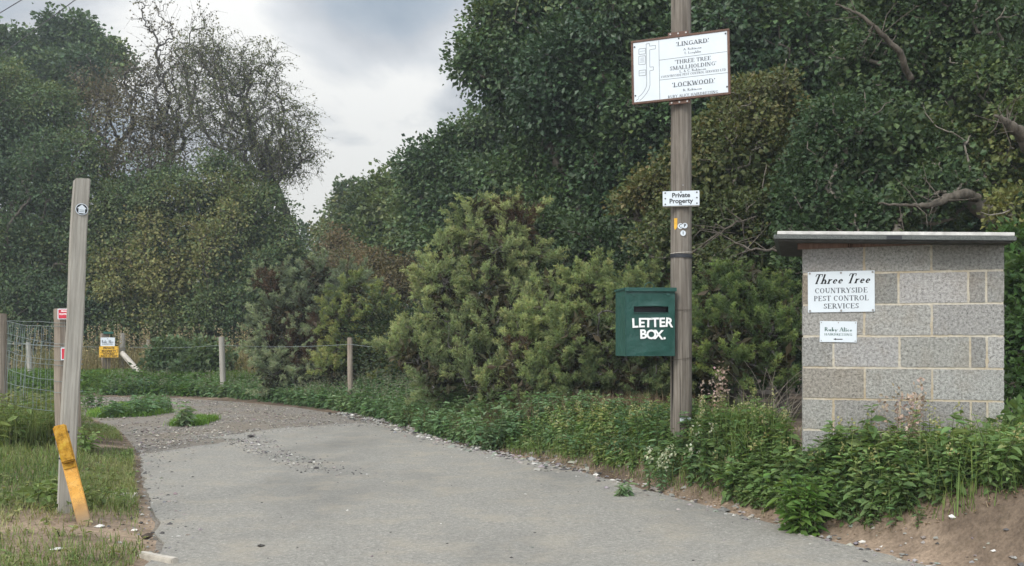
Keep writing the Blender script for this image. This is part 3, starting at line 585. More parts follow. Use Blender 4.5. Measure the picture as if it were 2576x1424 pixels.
# ------------------------------------------------------------------ the block shed
SL = np.array([2.130, 7.20]); U = np.array([.960, -.281]); NV = np.array([-.281, -.960]); SW, SDp, STOP, SBOT = 1.345, 1.05, 1.975, .10
yaw = math.atan2(U[1], U[0]); shed = thing('block_shed', 'small grey concrete block hut with flat felt roof among the nettles', 'hut', (SL[0], SL[1], 0), (0, 0, yaw))
rows = [(.487, .800), (.155, .489, .829, .915), (.317, .653), (.160, .494, .838, .918), (.320, .655), (.160, .495, .841, .919), (.317, .651), (.16, .49, .84)]
rows = [tuple((q if k not in (0,) else (q - .202) ) for q in r) for k, r in enumerate(rows)]
rows[0] = (.317, .651)
m = MB(); mj = .013
def wallrows(origin, du, dn, length, full):
    z = STOP; n = 0
    for k, r in enumerate(rows):
        zb = z - (.185 if k == 0 else .215); us = [0] + [q * length for q in r] + [length]
        for a, b in zip(us[:-1], us[1:]):
            a2 = a + (mj / 2 if a > 0 else 0); b2 = b - (mj / 2 if b < length else 0); cc = np.array([.345, .34, .325]) * random.uniform(.76, 1.14) * np.array([1, random.uniform(.985, 1.01), random.uniform(.96, 1.0)])
            if full and k in (1, 4) and a == 0: cc = np.array([.27, .235, .19]) if k == 1 else np.array([.29, .27, .235])
            if full and k == 1 and .1 < a / length < .3: cc *= .75
            c = origin + du * (a2 + b2) / 2 + dn * (-.049); h = max(zb, SBOT)
            def edge(p, q): n_ = max(2, int(abs(q - p) / .022)); return np.linspace(p, q, n_, endpoint=False)
            eu = np.r_[edge(a2, b2), np.full(len(edge(h, z)), b2), edge(b2, a2), np.full(len(edge(z, h)), a2)]; ez = np.r_[np.full(len(edge(a2, b2)), h), edge(h, z), np.full(len(edge(b2, a2)), z), edge(z, h)]; ne = len(eu)
            chip = np.abs(rng.normal(0, .0016, ne)) + (rng.random(ne) < .07) * rng.uniform(.002, .006, ne); mu, mz = (a2 + b2) / 2, (z + h) / 2
            eu2 = eu - np.sign(eu - mu) * chip * (np.abs(np.abs(eu - mu) - (b2 - a2) / 2) < 1e-6); ez2 = ez - np.sign(ez - mz) * chip * (np.abs(np.abs(ez - mz) - (z - h) / 2) < 1e-6)
            prj = random.uniform(-.001, .0012); fr_ = np.c_[origin + du * eu2[:, None] + dn * (.001 + prj), ez2]; bk = np.c_[origin + du * eu[:, None] + dn * -.097, ez]; ii = np.arange(ne); i2 = (ii + 1) % ne
            if (du[0] * dn[1] - du[1] * dn[0]) < 0: m.add(np.r_[fr_, bk], [ii[None], (ii[::-1] + ne)[None], np.stack([i2, ii, ii + ne, i2 + ne], 1)], cc)
            else: m.add(np.r_[fr_, bk], [ii[::-1][None], (ii + ne)[None], np.stack([ii, i2, i2 + ne, ii + ne], 1)], cc)
        z = zb - mj
e0 = np.array([1., 0]); e1 = np.array([0., 1.])
wallrows(np.array([0., 0.]), e0, -e1, SW, True)
wallrows(np.array([0.001, SDp]), -e1 * 1.0, -e0, SDp - .105, False); wallrows(np.array([SW - .001, .105]), e1, e0, SDp - .105, False); wallrows(np.array([SW - .11, SDp + .001]), -e0, e1, SW - .22, False)
m.box((SW / 2, .0525, (STOP + SBOT) / 2 - .004), (SW - .010, .098, STOP - SBOT), mi=1)
for xx in (.052, SW - .052): m.box((xx, SDp / 2 + .05, (STOP + SBOT) / 2 - .006), (.088, SDp - .12, STOP - SBOT - .006), mi=1)
m.box((SW / 2, SDp - .055, (STOP + SBOT) / 2 - .008), (SW - .22, .09, STOP - SBOT - .01), mi=1)
wall_o = m.build('block_wall', [M_BLOCK, M_MORT], shed)
tilt = math.atan2(-.057, 1.55)
def roofbox(name, x0, x1, y0, y1, z0, z1, mat, bev=.003):
    o = bevbox(name, (x1 - x0, y1 - y0, z1 - z0), mat, shed, ((x0 + x1) / 2, (y0 + y1) / 2, (z0 + z1) / 2 - .026), (0, -tilt, 0), bev); return o
def zr(x): return 2.072 + (x + .2) * math.tan(tilt)
xm = (-.17 + SW + .05) / 2
f0 = roofbox('roof_felt', -.20, SW + .035, -.225, SDp + .15, 2.066 - .044, 2.066 - .014, M_FELT)
f1 = roofbox('roof_deck', -.17, SW + .008, -.205, SDp + .13, 2.066 - .056, 2.066 - .0465, M_SOFF)
f2 = roofbox('roof_trim', -.175, SW + .024, -.222, -.14, 2.066 - .0125, 2.066 + .012, M_TRIM)
tagm = roofbox('felt_patch', .56, .66, -.229, -.2255, 2.066 - .042, 2.066 - .016, M_STRAP, 0)
fm = MB(); fv = np.array([[-.035, -.03, STOP - .012], [SW - .01, -.03, STOP + .004], [SW - .01, -.03, STOP + .014], [-.035, -.03, STOP + .044]]); fm.add(np.r_[fv, fv + [0, .028, 0]], [np.array([[0, 1, 2, 3], [7, 6, 5, 4], [0, 4, 5, 1], [3, 2, 6, 7], [0, 3, 7, 4], [1, 5, 6, 2]])])
fm.build('fascia_board', M_FASC, shed)
for k_, (ya, yb) in enumerate(((.0, .1), (SDp - .1, SDp))):
    wm = MB(); wv = np.array([[.0, ya, STOP + .002], [SW, ya, STOP + .002], [SW, ya, STOP + .012], [0, ya, STOP + .036]]); wm.add(np.r_[wv, wv + [0, .1, 0]], [np.array([[0, 1, 2, 3], [7, 6, 5, 4], [0, 4, 5, 1], [3, 2, 6, 7], [0, 3, 7, 4], [1, 5, 6, 2]])]); wm.build('wall_plate', M_FASC, shed)
def onwall(px, py):      # photograph point -> local x, z on the front wall
    dx = (px - CX) / FD; den_ = dx * U[1] - U[0]; uu = (SL[0] - dx * SL[1]) / den_; d = SL[1] + uu * U[1]; return uu, H0 - (py - HZ) / FD * d
def wallsign(name, label, x0, x1, y0, y1, roll, cat='sign'):
    a = onwall(x0, y1); b = onwall(x1, y0); w, h = b[0] - a[0], b[1] - a[1]; c = ((a[0] + b[0]) / 2, (a[1] + b[1]) / 2); pos = SL + U * c[0] + NV * .007
    r = thing(name, label, cat, (pos[0], pos[1], c[1]), (0, -R(roll), yaw)); bevbox('sign_plate', (w, .005, h), M_WHITE, r, bev=.0015); return r, w, h
r, w, h = wallsign('wall_sign', 'larger white sign on the block hut with slanted heading and three lines of capitals', 2031.5, 2199.5, 681, 786, .4)
serif([('Three Tree', 0, h * .2, h * .235, w * .85)], M_BLACK, r, y0=-.0028, slant=.36, bold=.17)
serif([('COUNTRYSIDE', 0, -h * .03, h * .125, w * .79), ('PEST CONTROL', 0, -h * .22, h * .125, w * .82), ('SERVICES', 0, -h * .41, h * .125, w * .53)], M_GREY, r, y0=-.0028, bold=.16)
for sx_ in (-.47, 0, .47):
    for sz_ in (-.46, .46): disc('screw', .0075, .004, M_SCREW, r, (sx_ * w, -.0025, sz_ * h))
r, w, h = wallsign('wall_sign', 'smaller white sign with a left arrow, low on the block hut', 2061.5, 2154.5, 808, 861, -1.0)
M_GLET = plain('green_grey_lettering', (.055, .12, .10), .6, .2)
serif([('Ruby Alice', 0, h * .02, h * .19, w * .75)], M_GLET, r, y0=-.0028, bold=.18)
serif([('HAIRDRESSING', 0, -h * .18, h * .105, w * .75)], M_GLET, r, y0=-.0028, bold=.17)
m = MB(); m.add([[-.13 * w, -.0030, -.355 * h], [-.06 * w, -.0030, -.30 * h], [-.06 * w, -.0030, -.41 * h], [-.061 * w, -.0030, -.335 * h], [.12 * w, -.0030, -.335 * h], [.12 * w, -.0030, -.375 * h], [-.061 * w, -.0030, -.375 * h]], [np.array([[0, 2, 1]]), np.array([[3, 6, 5, 4]])]); m.build('arrow', M_BLACK, r)
for sx_, sz_ in ((-.46, .43), (0, .43), (.46, .43), (-.46, -.43), (.46, -.43)): disc('screw', .004, .002, M_SCREW, r, (sx_ * w, -.0025, sz_ * h), 10)

# ------------------------------------------------------------------ the telegraph pole
PD = 8.9; PX = (1713 - CX) / FD * PD; PR = 54 / FD * PD / 2
pole = thing('telegraph_pole', 'tall weathered wooden pole carrying the signs and the green letter box', 'pole', (PX, PD, gz(PX, PD)))
m = MB(); ns = 28; zs = np.r_[np.linspace(-.5, 4.6, 40), np.linspace(5, 7.6, 6)]; a = np.arange(ns) / ns * 2 * np.pi
rr = PR * (1.0 - zs * .018)[:, None] * (1 + .012 * np.sin(3 * a + .6)[None] + .01 * np.sin(7 * a)[None]); z2 = np.repeat(zs[:, None], ns, 1)
chk = .012 * (np.abs(a - 4.86) < .12)[None] * (np.abs(np.sin(z2 * 1.3)) > .25); rr = rr - chk
v = np.stack([rr * np.cos(a), rr * np.sin(a), z2], -1).reshape(-1, 3); k = np.arange(ns); f = np.concatenate([np.stack([k, (k + 1) % ns, (k + 1) % ns + ns, k + ns], 1) + q * ns for q in range(len(zs) - 1)])
m.add(v, [f, np.array([(np.arange(ns) + ns * (len(zs) - 1))])]); m.build('pole_shaft', M_POLE, pole, smooth=True)
def polez(py): return H0 - (py - HZ) / FD * PD - gz(PX, PD)
def band(name, py, t, hgt, mat, slope=0.0):
    z = polez(py); m = MB(); n = 28; a = np.arange(n) / n * 2 * np.pi; r0 = PR * (1 - z * .018) + .004; dz = slope * np.cos(a)
    for kk in range(n):
        k2 = (kk + 1) % n; q = [[(r0 + o) * math.cos(a[i_]), (r0 + o) * math.sin(a[i_]), z + dz[i_] + s_ * hgt / 2] for o in (0, t) for s_ in (-1, 1) for i_ in (kk, k2)]; m.add(q, np.array([[4, 5, 7, 6], [2, 3, 7, 6], [0, 4, 5, 1]]))
    return m.build(name, mat, pole)
band('strap', 645, .003, .034, M_STRAP, -.004); band('wire_tie', 637, .003, .006, M_PALE, .006); band('wire_tie', 780, .002, .005, M_RUST, .002); band('wire_tie', 902, .002, .005, M_RUST, .014)
def onpole(px, py, off=.002):
    z = polez(py); x = (px - 1713) / FD * (PD - PR); r0 = PR * (1 - z * .018) + off; return (x, -math.sqrt(max(r0 * r0 - x * x, 0)), z), math.asin(max(-1, min(1, x / r0)))
(q, an) = onpole(1695.5, 566); m = MB(); m.add([[-.016, 0, .052], [.017, 0, .052], [.017, 0, -.028], [-.008, 0, -.055], [-.016, 0, -.03]], np.array([[4, 3, 2, 1, 0]])); o = m.build('yellow_tag', M_YTAG, pole); o.location = q; o.rotation_euler = (0, 0, an)
for t_x, px, py, dr in (('C', 1706.5, 572, 0), ('P', 1717.5, 571, .0015), ('I', 1713, 589.5, 0)):
    q, an = onpole(px, py, .003 + dr); dd = disc('marker_disc', .0245, .0025, M_WHITE, pole, q); dd.rotation_euler = (0, 0, an); sans(t_x, .040, M_BLACK, dd, (0, -.0030, 0), .0008)
q, an = onpole(1719, 1053, .003); o = bevbox('white_label', (.105, .002, .030), M_WHITE, pole, q, (0, 0, an), .0005)
lines_part([((-.045, .006), (-.012, .004)), ((-.004, .007), (.02, .003)), ((.027, .004), (.044, .007)), ((-.04, -.007), (.03, -.006))], .004, M_LINE, o)
for px, py in ((1700, 250), (1713, 470), (1705, 95)): q, an = onpole(px, py, .0015); disc('nail', .007, .004, M_SCREW, pole, q, 8)

# big site sign
sd_ = PD - PR - .045; q = P(1710, 170, sd_); sgn = thing('site_sign', 'large white map sign with brown frame, set askew on the pole', 'sign', q, (0, -R(1.1), -R(21)))
w, h = 232 / FD * sd_ / math.cos(R(21)), 163 / FD * sd_
bevbox('sign_plate', (w - .03, .014, h - .03), M_WHITE, sgn, bev=.001)
for nm, sz, lc in (('frame_rail', (w, .030, .020), (0, .002, h / 2 - .010)), ('frame_rail', (w, .030, .020), (0, .002, -h / 2 + .010)), ('frame_rail', (.020, .028, h - .041), (-w / 2 + .010, .002, 0)), ('frame_rail', (.020, .028, h - .041), (w / 2 - .010, .002, 0))): bevbox(nm, sz, M_BROWNF, sgn, lc, bev=.002)
for sz_ in (1, -1):
    br = bevbox('bracket', (.185, .012, .034), M_BROWNF, sgn, (-.012, .012, sz_ * (h / 2 + .0175)), bev=.002)
    for sx_ in (-.07, 0, .07): disc('bolt', .008, .006, M_SCREW, br, (sx_, -.0055, 0), 10)
def sp(px, py):      # point in the sign's own enlarged picture -> local x, z
    cu = (px - 820) / 1460 * w; cv = -(py - 712) / 1040 * h; return cu, cv + cu * 0 + (px - 820) * 0
def sq(px, py):      # unroll the tilt of that picture
    dx, dy = (px - 812) / 5.477, (py - 712) / 5.477; X = dx - dy * .02; Y = dy + dx * math.tan(R(7.0)); k_ = 1 / 2900.0 * sd_; return X * k_ / math.cos(R(21)), -Y * k_
yy = -.0075; LN = []
def PL(*pts): LN.extend(list(zip([sq(*p) for p in pts[:-1]], [sq(*p) for p in pts[1:]])))
PL((490, 275), (508, 1250)); PL((495, 596), (1515, 465)); PL((502, 920), (1530, 800))
PL((295, 328), (345, 322), (347, 365), (440, 352), (438, 410), (350, 424), (352, 708), (408, 702), (408, 756), (352, 768), (356, 1000), (340, 1070), (300, 1140), (250, 1205), (195, 1258)); PL((295, 328), (305, 960), (298, 1030), (262, 1105), (220, 1160), (170, 1205)); PL((140, 1256), (185, 1222))
for a, b, c_, d_ in ((182, 408, 284, 490), (182, 530, 284, 660), (186, 762, 290, 842)): PL((a, b + 2), (c_, b - 10), (c_, d_), (a, d_ + 10), (a, b + 2))
lines_part(LN, .0035, M_GREY, sgn, 'map_drawing', yy)
LN = []; PL((195, 452), (272, 440)); PL((196, 804), (274, 794)); PL((205, 562), (262, 555)); PL((205, 582), (262, 575)); PL((205, 604), (262, 597)); PL((200, 628), (268, 620)); PL((750, 368), (1245, 304)); PL((700, 1030), (1330, 960))
lines_part(LN, .004, M_LINE, sgn, 'small_print', yy)
mp_ = 1 / 5.477 / 2900 * sd_
TX = [("'LINGARD'", 1000, 345, 68, 500), ('A. Robinson', 1000, 425, 36, 275), ('T. Loughlin', 1003, 487, 36, 255), ("'THREE TREE", 1005, 628, 62, 545), ("SMALLHOLDING'", 1010, 722, 62, 700), ('L. & C. Robinson', 1007, 775, 40, 400), ('COUNTRYSIDE PEST CONTROL SERVICES LTD', 1012, 828, 36, 975), ("'LOCKWOOD'", 1018, 1000, 75, 650), ('R. Robinson', 1003, 1083, 38, 285), ('RUBY ALICE HAIRDRESSING', 1008, 1170, 44, 755)]
serif([(t, sq(x, y)[0], sq(x, y)[1], hh_ * mp_, ww * mp_ / math.cos(R(21))) for t, x, y, hh_, ww in TX], M_GREY, sgn, y0=yy, bold=.17)
for px, py in ((114, 378), (130, 1178), (795, 246), (1492, 180), (1515, 1024)): u_, v_ = sq(px, py); disc('screw', .0075, .004, M_STRAP, sgn, (u_, -.007, v_), 12)

# private property plate
sd2 = PD - PR - .030; q = P(1712.5, 499, sd2); pp = thing('notice_plate', 'small white two-word property notice screwed to the middle of the pole', 'sign', q, (0, -R(.4), -R(9)))
w, h = 91 / FD * sd2, 37 / FD * sd2; bevbox('backing_board', (w, .026, h * .98), M_POST, pp, (0, .016, -.010), bev=.002); bevbox('sign_plate', (w, .005, h), M_WHITE, pp, bev=.001)
sans('Private', h * .43, M_BLACK, pp, (0, -.0035, h * .2), .0012, squash=1.02); sans('Property', h * .43, M_BLACK, pp, (0, -.0035, -h * .19), .0012, squash=1.02)
for sx_, sz_ in ((-.43, .38), (0, .42), (.43, .38), (-.43, -.38), (0, -.40), (.43, -.36), (-.43, .0), (.43, .02)): disc('screw', .0065, .004, M_STRAP, pp, (sx_ * w, -.0025, sz_ * h), 10)

# letter box
LR = R(12); LBp = np.array([1.0, 8.65]); bw, bh, bd = .461, 166 / FD * 8.66, .28; zb = H0 - (896 - HZ) / FD * 8.66
lb = thing('letter_box', 'dented dark green metal letter box wired to the pole', 'letter box', (LBp[0], LBp[1], zb), (0, 0, LR))
m = MB(); gu = np.linspace(0, bw, 25); gv = np.linspace(0, bh, 31); s0, s1 = .17 * bw, .865 * bw; v0, v1 = .665 * bh, .755 * bh
gu = np.unique(np.r_[gu, s0, s1]); gv = np.unique(np.r_[gv, v0, v1]); A, B = np.meshgrid(gu, gv); pq = np.stack([A.ravel(), 0 * A.ravel(), B.ravel()], 1); edge = np.minimum.reduce([pq[:, 0], bw - pq[:, 0], pq[:, 2], bh - pq[:, 2]])
dent = (sines(pq, 13, 61) * .0055 + sines(pq, 34, 62) * .002) * np.clip(edge / .04, 0, 1); lipm = np.exp(-((pq[:, 2] - v1 - .012) / .013) ** 2) * np.clip(1 - np.abs(pq[:, 0] - bw * .55) / (.3 * bw), 0, 1); pq[:, 1] = dent - lipm * .012
nu, nv_ = len(gu), len(gv); F = [[j * nu + i_, j * nu + i_ + 1, (j + 1) * nu + i_ + 1, (j + 1) * nu + i_] for j in range(nv_ - 1) for i_ in range(nu - 1) if not (s0 - 1e-6 <= gu[i_] and gu[i_ + 1] <= s1 + 1e-6 and v0 - 1e-6 <= gv[j] and gv[j + 1] <= v1 + 1e-6)]
m.add(pq, np.array(F)); y0_ = .0
def grid(p0, ex, ey, n1=10, n2=12, amp=.003, sd=63):
    a_, b_ = np.meshgrid(np.linspace(0, 1, n1), np.linspace(0, 1, n2)); q = np.array(p0) + a_.ravel()[:, None] * np.array(ex) + b_.ravel()[:, None] * np.array(ey); nn_ = np.cross(ex, ey); nn_ = nn_ / np.linalg.norm(nn_); ed = np.minimum.reduce([a_, 1 - a_, b_, 1 - b_]).ravel(); q = q + nn_ * (sines(q, 14, sd) * amp * np.clip(ed * 8, 0, 1))[:, None]; i_ = (np.arange(n1 - 1)[None] + (np.arange(n2 - 1) * n1)[:, None]).ravel(); m.add(q, np.stack([i_, i_ + 1, i_ + n1 + 1, i_ + n1], 1))
grid((0, bd, 0), (0, -bd, 0), (0, 0, bh)); grid((bw, 0, 0), (0, bd, 0), (0, 0, bh)); grid((bw, bd, 0), (-bw, 0, 0), (0, 0, bh)); grid((0, bd, 0), (bw, 0, 0), (0, -bd, 0)); grid((0, 0, bh), (bw, 0, 0), (0, bd, 0))
m.build('body', M_GREEN, lb)
m = MB(); m.box((bw * .5175, .11, bh * .71), (bw * .72, .10, bh * .16)); m.build('slot_dark_block', M_STRAP, lb)  # black block behind the slot, its colour stands in for the shade inside
for zc, hz in ((v0 - .003, .006),): bevbox('slot_lip', (s1 - s0 + .01, .008, hz), M_GREEN, lb, (bw * .5175, -.004, zc), bev=.002)
bevbox('lid', (bw + .022, bd + .03, .020), M_GREEN, lb, (bw / 2, bd / 2 - .006, bh + .011), (R(-1.5), R(-.4), 0), .004); bevbox('lid_lip', (bw + .020, .008, .024), M_GREEN, lb, (bw / 2, -.017, bh + .002), (0, R(-.4), 0), .002)
bevbox('base_lip', (bw + .006, .010, .008), M_GREEN, lb, (bw / 2, -.004, .004), bev=.002); bevbox('corner_seam', (.006, .006, bh * .98), M_GREEN, lb, (.0, -.001, bh / 2), bev=.002)
m = MB(); ang = np.linspace(0, math.pi, 12); m.path(np.c_[bw * .50 - .045 * np.cos(ang) + .01, np.full(12, .05), bh + .02 + .052 * np.sin(ang) ** .7], .0035, 6); m.build('wire_handle', M_GREEN, lb)
for cx_ in (.16, .86): disc('hinge_stud', .017, .002, M_GREEN, lb, (bw * cx_, -.0035, bh * .945), 14)
def bx(px, py): return (px - 310) / 845 * bw, bh * (1 - (py - 225) / 1055)
for ch, px, py, rl, hs in (('L', 462, 758, 3, 1), ('E', 575, 752, 1, 1), ('T', 688, 752, -1, 1), ('T', 806, 747, 2, 1), ('E', 926, 746, 2, 1), ('R', 1045, 746, -5, 1), ('B', 604, 934, 2, 1), ('O', 742, 940, 0, 1), ('X', 865, 944, -3, 1), ('.', 965, 992, 0, 1)):
    x_, z_ = bx(px, py)
    if ch == '.': disc('letter', .0105, .004, M_WLET, lb, (x_, -.013, z_), 14)
    else: sans(ch, .112, M_WLET, lb, (x_, -.012, z_), .0034, .0012, 'letter', rl, 1.04)

# ------------------------------------------------------------------ posts on the left
def post(name, label, cat, base, top, w, d, yawd, mat, mshape='box', group=None, n=14):
    base = np.array(base, float); top = np.array(top, float); root = thing(name, label, cat, base, group=group); ax = unit(top - base); L_ = np.linalg.norm(top - base); u_ = np.array([math.cos(R(yawd)), math.sin(R(yawd)), 0]); u_ = unit(u_ - ax * (u_ @ ax)); w_ = np.cross(ax, u_); Rm = Matrix((u_, w_, ax)).transposed(); bm = bmesh.new()
    if mshape == 'box':
        bmesh.ops.create_cube(bm, size=1); bmesh.ops.scale(bm, vec=(w, d, L_ + .4), verts=bm.verts); bmesh.ops.translate(bm, vec=(0, 0, L_ / 2 - .2), verts=bm.verts); bmesh.ops.bevel(bm, geom=bm.edges[:], offset=.009, segments=2, affect='EDGES')
        bmesh.ops.subdivide_edges(bm, edges=[e_ for e_ in bm.edges if abs((e_.verts[0].co - e_.verts[1].co).z) > .5], cuts=14)
        for v_ in bm.verts: v_.co.x += .004 * math.sin(v_.co.z * 5 + 1) ; v_.co.y += .003 * math.sin(v_.co.z * 4); v_.co.z += .01 * (v_.co.x / w) * (1 if v_.co.z > L_ * .97 else 0)
    else:
        bmesh.ops.create_cone(bm, segments=n, radius1=w / 2, radius2=w / 2 * .96, depth=L_ + .4, cap_ends=True); bmesh.ops.translate(bm, vec=(0, 0, L_ / 2 - .2), verts=bm.verts); bmesh.ops.bevel(bm, geom=[e_ for e_ in bm.edges if abs(e_.verts[0].co.z - e_.verts[1].co.z) < .01], offset=.008, segments=2, affect='EDGES')
        for v_ in bm.verts: v_.co.x *= 1 + .03 * math.sin(v_.co.z * 6 + v_.co.y * 30)
    me = bpy.data.meshes.new('post_shaft'); bm.to_mesh(me); bm.free(); o = link('post_shaft', me, mat, root, smooth=False); o.matrix_local = Rm.to_4x4(); root['frame'] = 1; del root['frame']; return root, Rm, L_
def ground_at(px, py):       # where a sight line meets the near ground
    d = flatd(py)
    for _ in range(8): d = (H0 - gz((px - CX) / FD * d, d)) * FD / (py - HZ)
    return d
db = ground_at(160, 1288); b0 = P(163, 1285, db); b0[2] = gz(b0[0], b0[1]); tp_ = P(205.5, 451, db + .08)
wp, Rm, L_ = post('waymark_post', 'tall grey square post leaning right, with a round arrow badge near its top', 'post', b0, tp_, .104, .112, 32, M_POST)
fr = Rm; nd_f = Vector(fr.col[1]) * -1
wd = thing('waymark_badge', 'round black and white arrow badge on the tall leaning post', 'badge', (0, 0, 0)); pos = Vector(b0) + Vector(fr.col[2]) * (L_ * (1 - 79 / 838)) - Vector(fr.col[1]) * .0585 + Vector(fr.col[0]) * .002
wd.location = pos; wd.rotation_euler = fr.to_euler(); disc('badge_rim', .042, .003, M_WHITE, wd, (0, 0, 0), 28); disc('badge_face', .0375, .0042, M_BLACK, wd, (0, 0, 0), 28)
m = MB(); m.add([[0, -.0052, .034], [.033, -.0052, .004], [.0215, -.0052, .004], [.0215, -.0052, -.029], [-.0215, -.0052, -.029], [-.0215, -.0052, .004], [-.033, -.0052, .004]], np.array([[6, 5, 4, 3, 2, 1, 0]])); m.build('arrow', M_WHITE, wd)
lines_part([((-.017, -.006), (.017, -.006)), ((-.017, -.017), (.017, -.017))], .006, M_LINE, wd, 'small_print', -.0056)
# yellow marker post leaning against it
dy_ = ground_at(213, 1318); yb = P(213, 1318, dy_); yb[2] = gz(yb[0], yb[1]); yt = P(151, 1076, dy_ + .12); Lv = np.linalg.norm(yt - yb); ax = Vector(unit(yt - yb)); ux = Vector((math.cos(R(20)), math.sin(R(20)), 0)); ux = (ux - ax * ux.dot(ax)).normalized(); wy = ax.cross(ux); RY = Matrix((ux, wy, ax)).transposed()
ym = thing('marker_post', 'short leaning marker post in chipped orange and mustard paint', 'post', yb); ym.rotation_euler = RY.to_euler()
o = bevbox('marker_shaft', (.088, .060, Lv * .94 + .15), M_ORAN, ym, (0, 0, Lv * .94 / 2 - .075), bev=.006, seg=2); o.data.transform(Matrix.Translation((0, 0, Lv * .47 - .075))); o.location = (0, 0, 0)
o = bevbox('marker_head', (.086, .045, Lv * .385), M_MUST, ym, (.0, -.055, Lv * .815), bev=.010, seg=3, cuts=2, jit=.0008)
bevbox('head_packer', (.080, .012, Lv * .44), M_MUST, ym, (0, -.0345, Lv * .785), bev=.002)
for zz_ in (.68, .93):
    for sx_ in (-.046,): disc('bolt', .008, .012, M_STRAP, ym, (sx_, -.05, Lv * zz_), 8)
disc('bolt', .008, .012, M_STRAP, ym, (.046, -.05, Lv * .92), 8)
# gate post with red notices
dg_ = 10.8; gb = P(172, 1150, dg_); gb[2] = gz(gb[0], gb[1]); gt = P(167, 775, dg_)
gp, Rm, L_ = post('gate_post', 'thick grey brown gate post behind the leaning post, wire wrapped round it', 'post', gb, gt, .215, .20, 44, M_POSTB)
def notice(label, px0, px1, py0, py1, d, yw, mat, border, rows_, tcol, cat='sign', name='notice_plate', nose=0):
    q = P((px0 + px1) / 2, (py0 + py1) / 2, d); w = (px1 - px0) / FD * d; h = (py1 - py0) / FD * d; r = thing(name, label, cat, q, (0, nose, R(yw))); bevbox('sign_plate', (w, .006, h), border or mat, r, bev=.004 if border else .001)
    if border: bevbox('sign_panel', (w * .86, .003, h * .88), mat, r, (0, -.0035, 0), bev=.001)
    for tx, fy, sz in rows_: sans(tx, h * sz, tcol, r, (0, -.0065, h * fy), .0015)
    return r
fnx = Vector(Rm.col[1]) * -1       # the post face that looks left of the camera
def onface(zfrac_py, side, off):
    z_ = H0 - (zfrac_py - HZ) / FD * dg_; return z_
for lab, py0, py1, txt in (('red notice with white border near the top of the gate post', 778, 804, (('PRIVATE', .26, .2), ('FOOTPATH', -.02, .2))), ('red notice low on the gate post, mostly hidden by the leaning post', 874, 905, (('NO', .2, .28), ('DOGS', -.15, .28)))):
    zc = H0 - ((py0 + py1) / 2 - HZ) / FD * dg_; h = (py1 - py0) / FD * dg_; r = thing('notice_plate', lab, 'sign', (gb[0] + .012, gb[1] - .158, zc), (0, 0, R(2))); q = P(163, (py0 + py1) / 2, dg_ - .165); r.location = q; r.location.z = zc; r.location.x += 0 if 'border' in lab else .035
    bevbox('sign_plate', (.155, .005, h), M_WHITE, r, bev=.004); bevbox('sign_panel', (.133, .003, h * .84), M_RED, r, (0, -.0035, 0), bev=.001)
    for tx, fy, sz in (txt if 'border' in lab else ()): sans(tx, h * sz, M_WLET, r, (0.004, -.0058, h * fy), .001)
dl = 12.3; lpb = P(-2, 1100, dl); lpb[2] = gz(lpb[0], lpb[1]); lpt = P(-4, 789, dl)
post('fence_post', 'round brown fence post cut off by the left edge of the photo', 'post', lpb, lpt, .205, .2, 0, M_POSTB, 'cyl', n=18)
# wire netting between these two
m = MB(); A0 = np.array([lpb[0] + .10, lpb[1] - .02]); A1 = np.array([gb[0] - .14, gb[1] + .02]); nseg = 26; t = np.linspace(0, 1, nseg)
def wpt(t_, za, zb_, sag, bow): return np.c_[A0[0] + (A1[0] - A0[0]) * t_, A0[1] + (A1[1] - A0[1]) * t_ - bow * np.sin(np.pi * t_), za + (zb_ - za) * t_ - sag * 4 * t_ * (1 - t_)]
def zat(py, d): return H0 - (py - HZ) / FD * d
HW = [(807, 812, .0, .0), (807, 820, .03, .02), (838, 864, .01, .05), (855, 871, .015, .08), (880, 905, .02, .1), (895, 917, .02, .12), (925, 957, .01, .14), (960, 985, 0, .16), (1010, 1035, 0, .16)]
for a_, b_, sg, bow in HW:
    q = wpt(t, zat(a_, dl), zat(b_, dg_), sg, bow); q[:, 2] += sines(q, 7, int(a_)) * .006; m.path(q, .0027, 4)
for k_ in range(22):
    tt = (k_ + .6 + random.uniform(-.15, .15)) / 22.5; T_ = np.array([tt]); pts_ = [wpt(T_, zat(a_, dl), zat(b_, dg_), sg, bow)[0] for a_, b_, sg, bow in HW[1:]]; pts_ = np.array(pts_); pts_[:, 0] += np.linspace(0, random.uniform(-.05, .05), len(pts_)); m.path(pts_, .0022, 3)
for zz_ in (812, 820, 864, 871, 905, 917, 957, 985):      # turns round the gate post
    an_ = np.linspace(0, 2 * np.pi, 9); rr_ = .154; m.path(np.c_[gb[0] + rr_ * np.cos(an_), gb[1] + rr_ * np.sin(an_), zat(zz_, dg_) + .006 * np.sin(an_)], .003, 4)
tag(m.build('wire_netting', M_WIRE), 'slack galvanised stock netting strung between the left post and the gate post', 'wire fence')
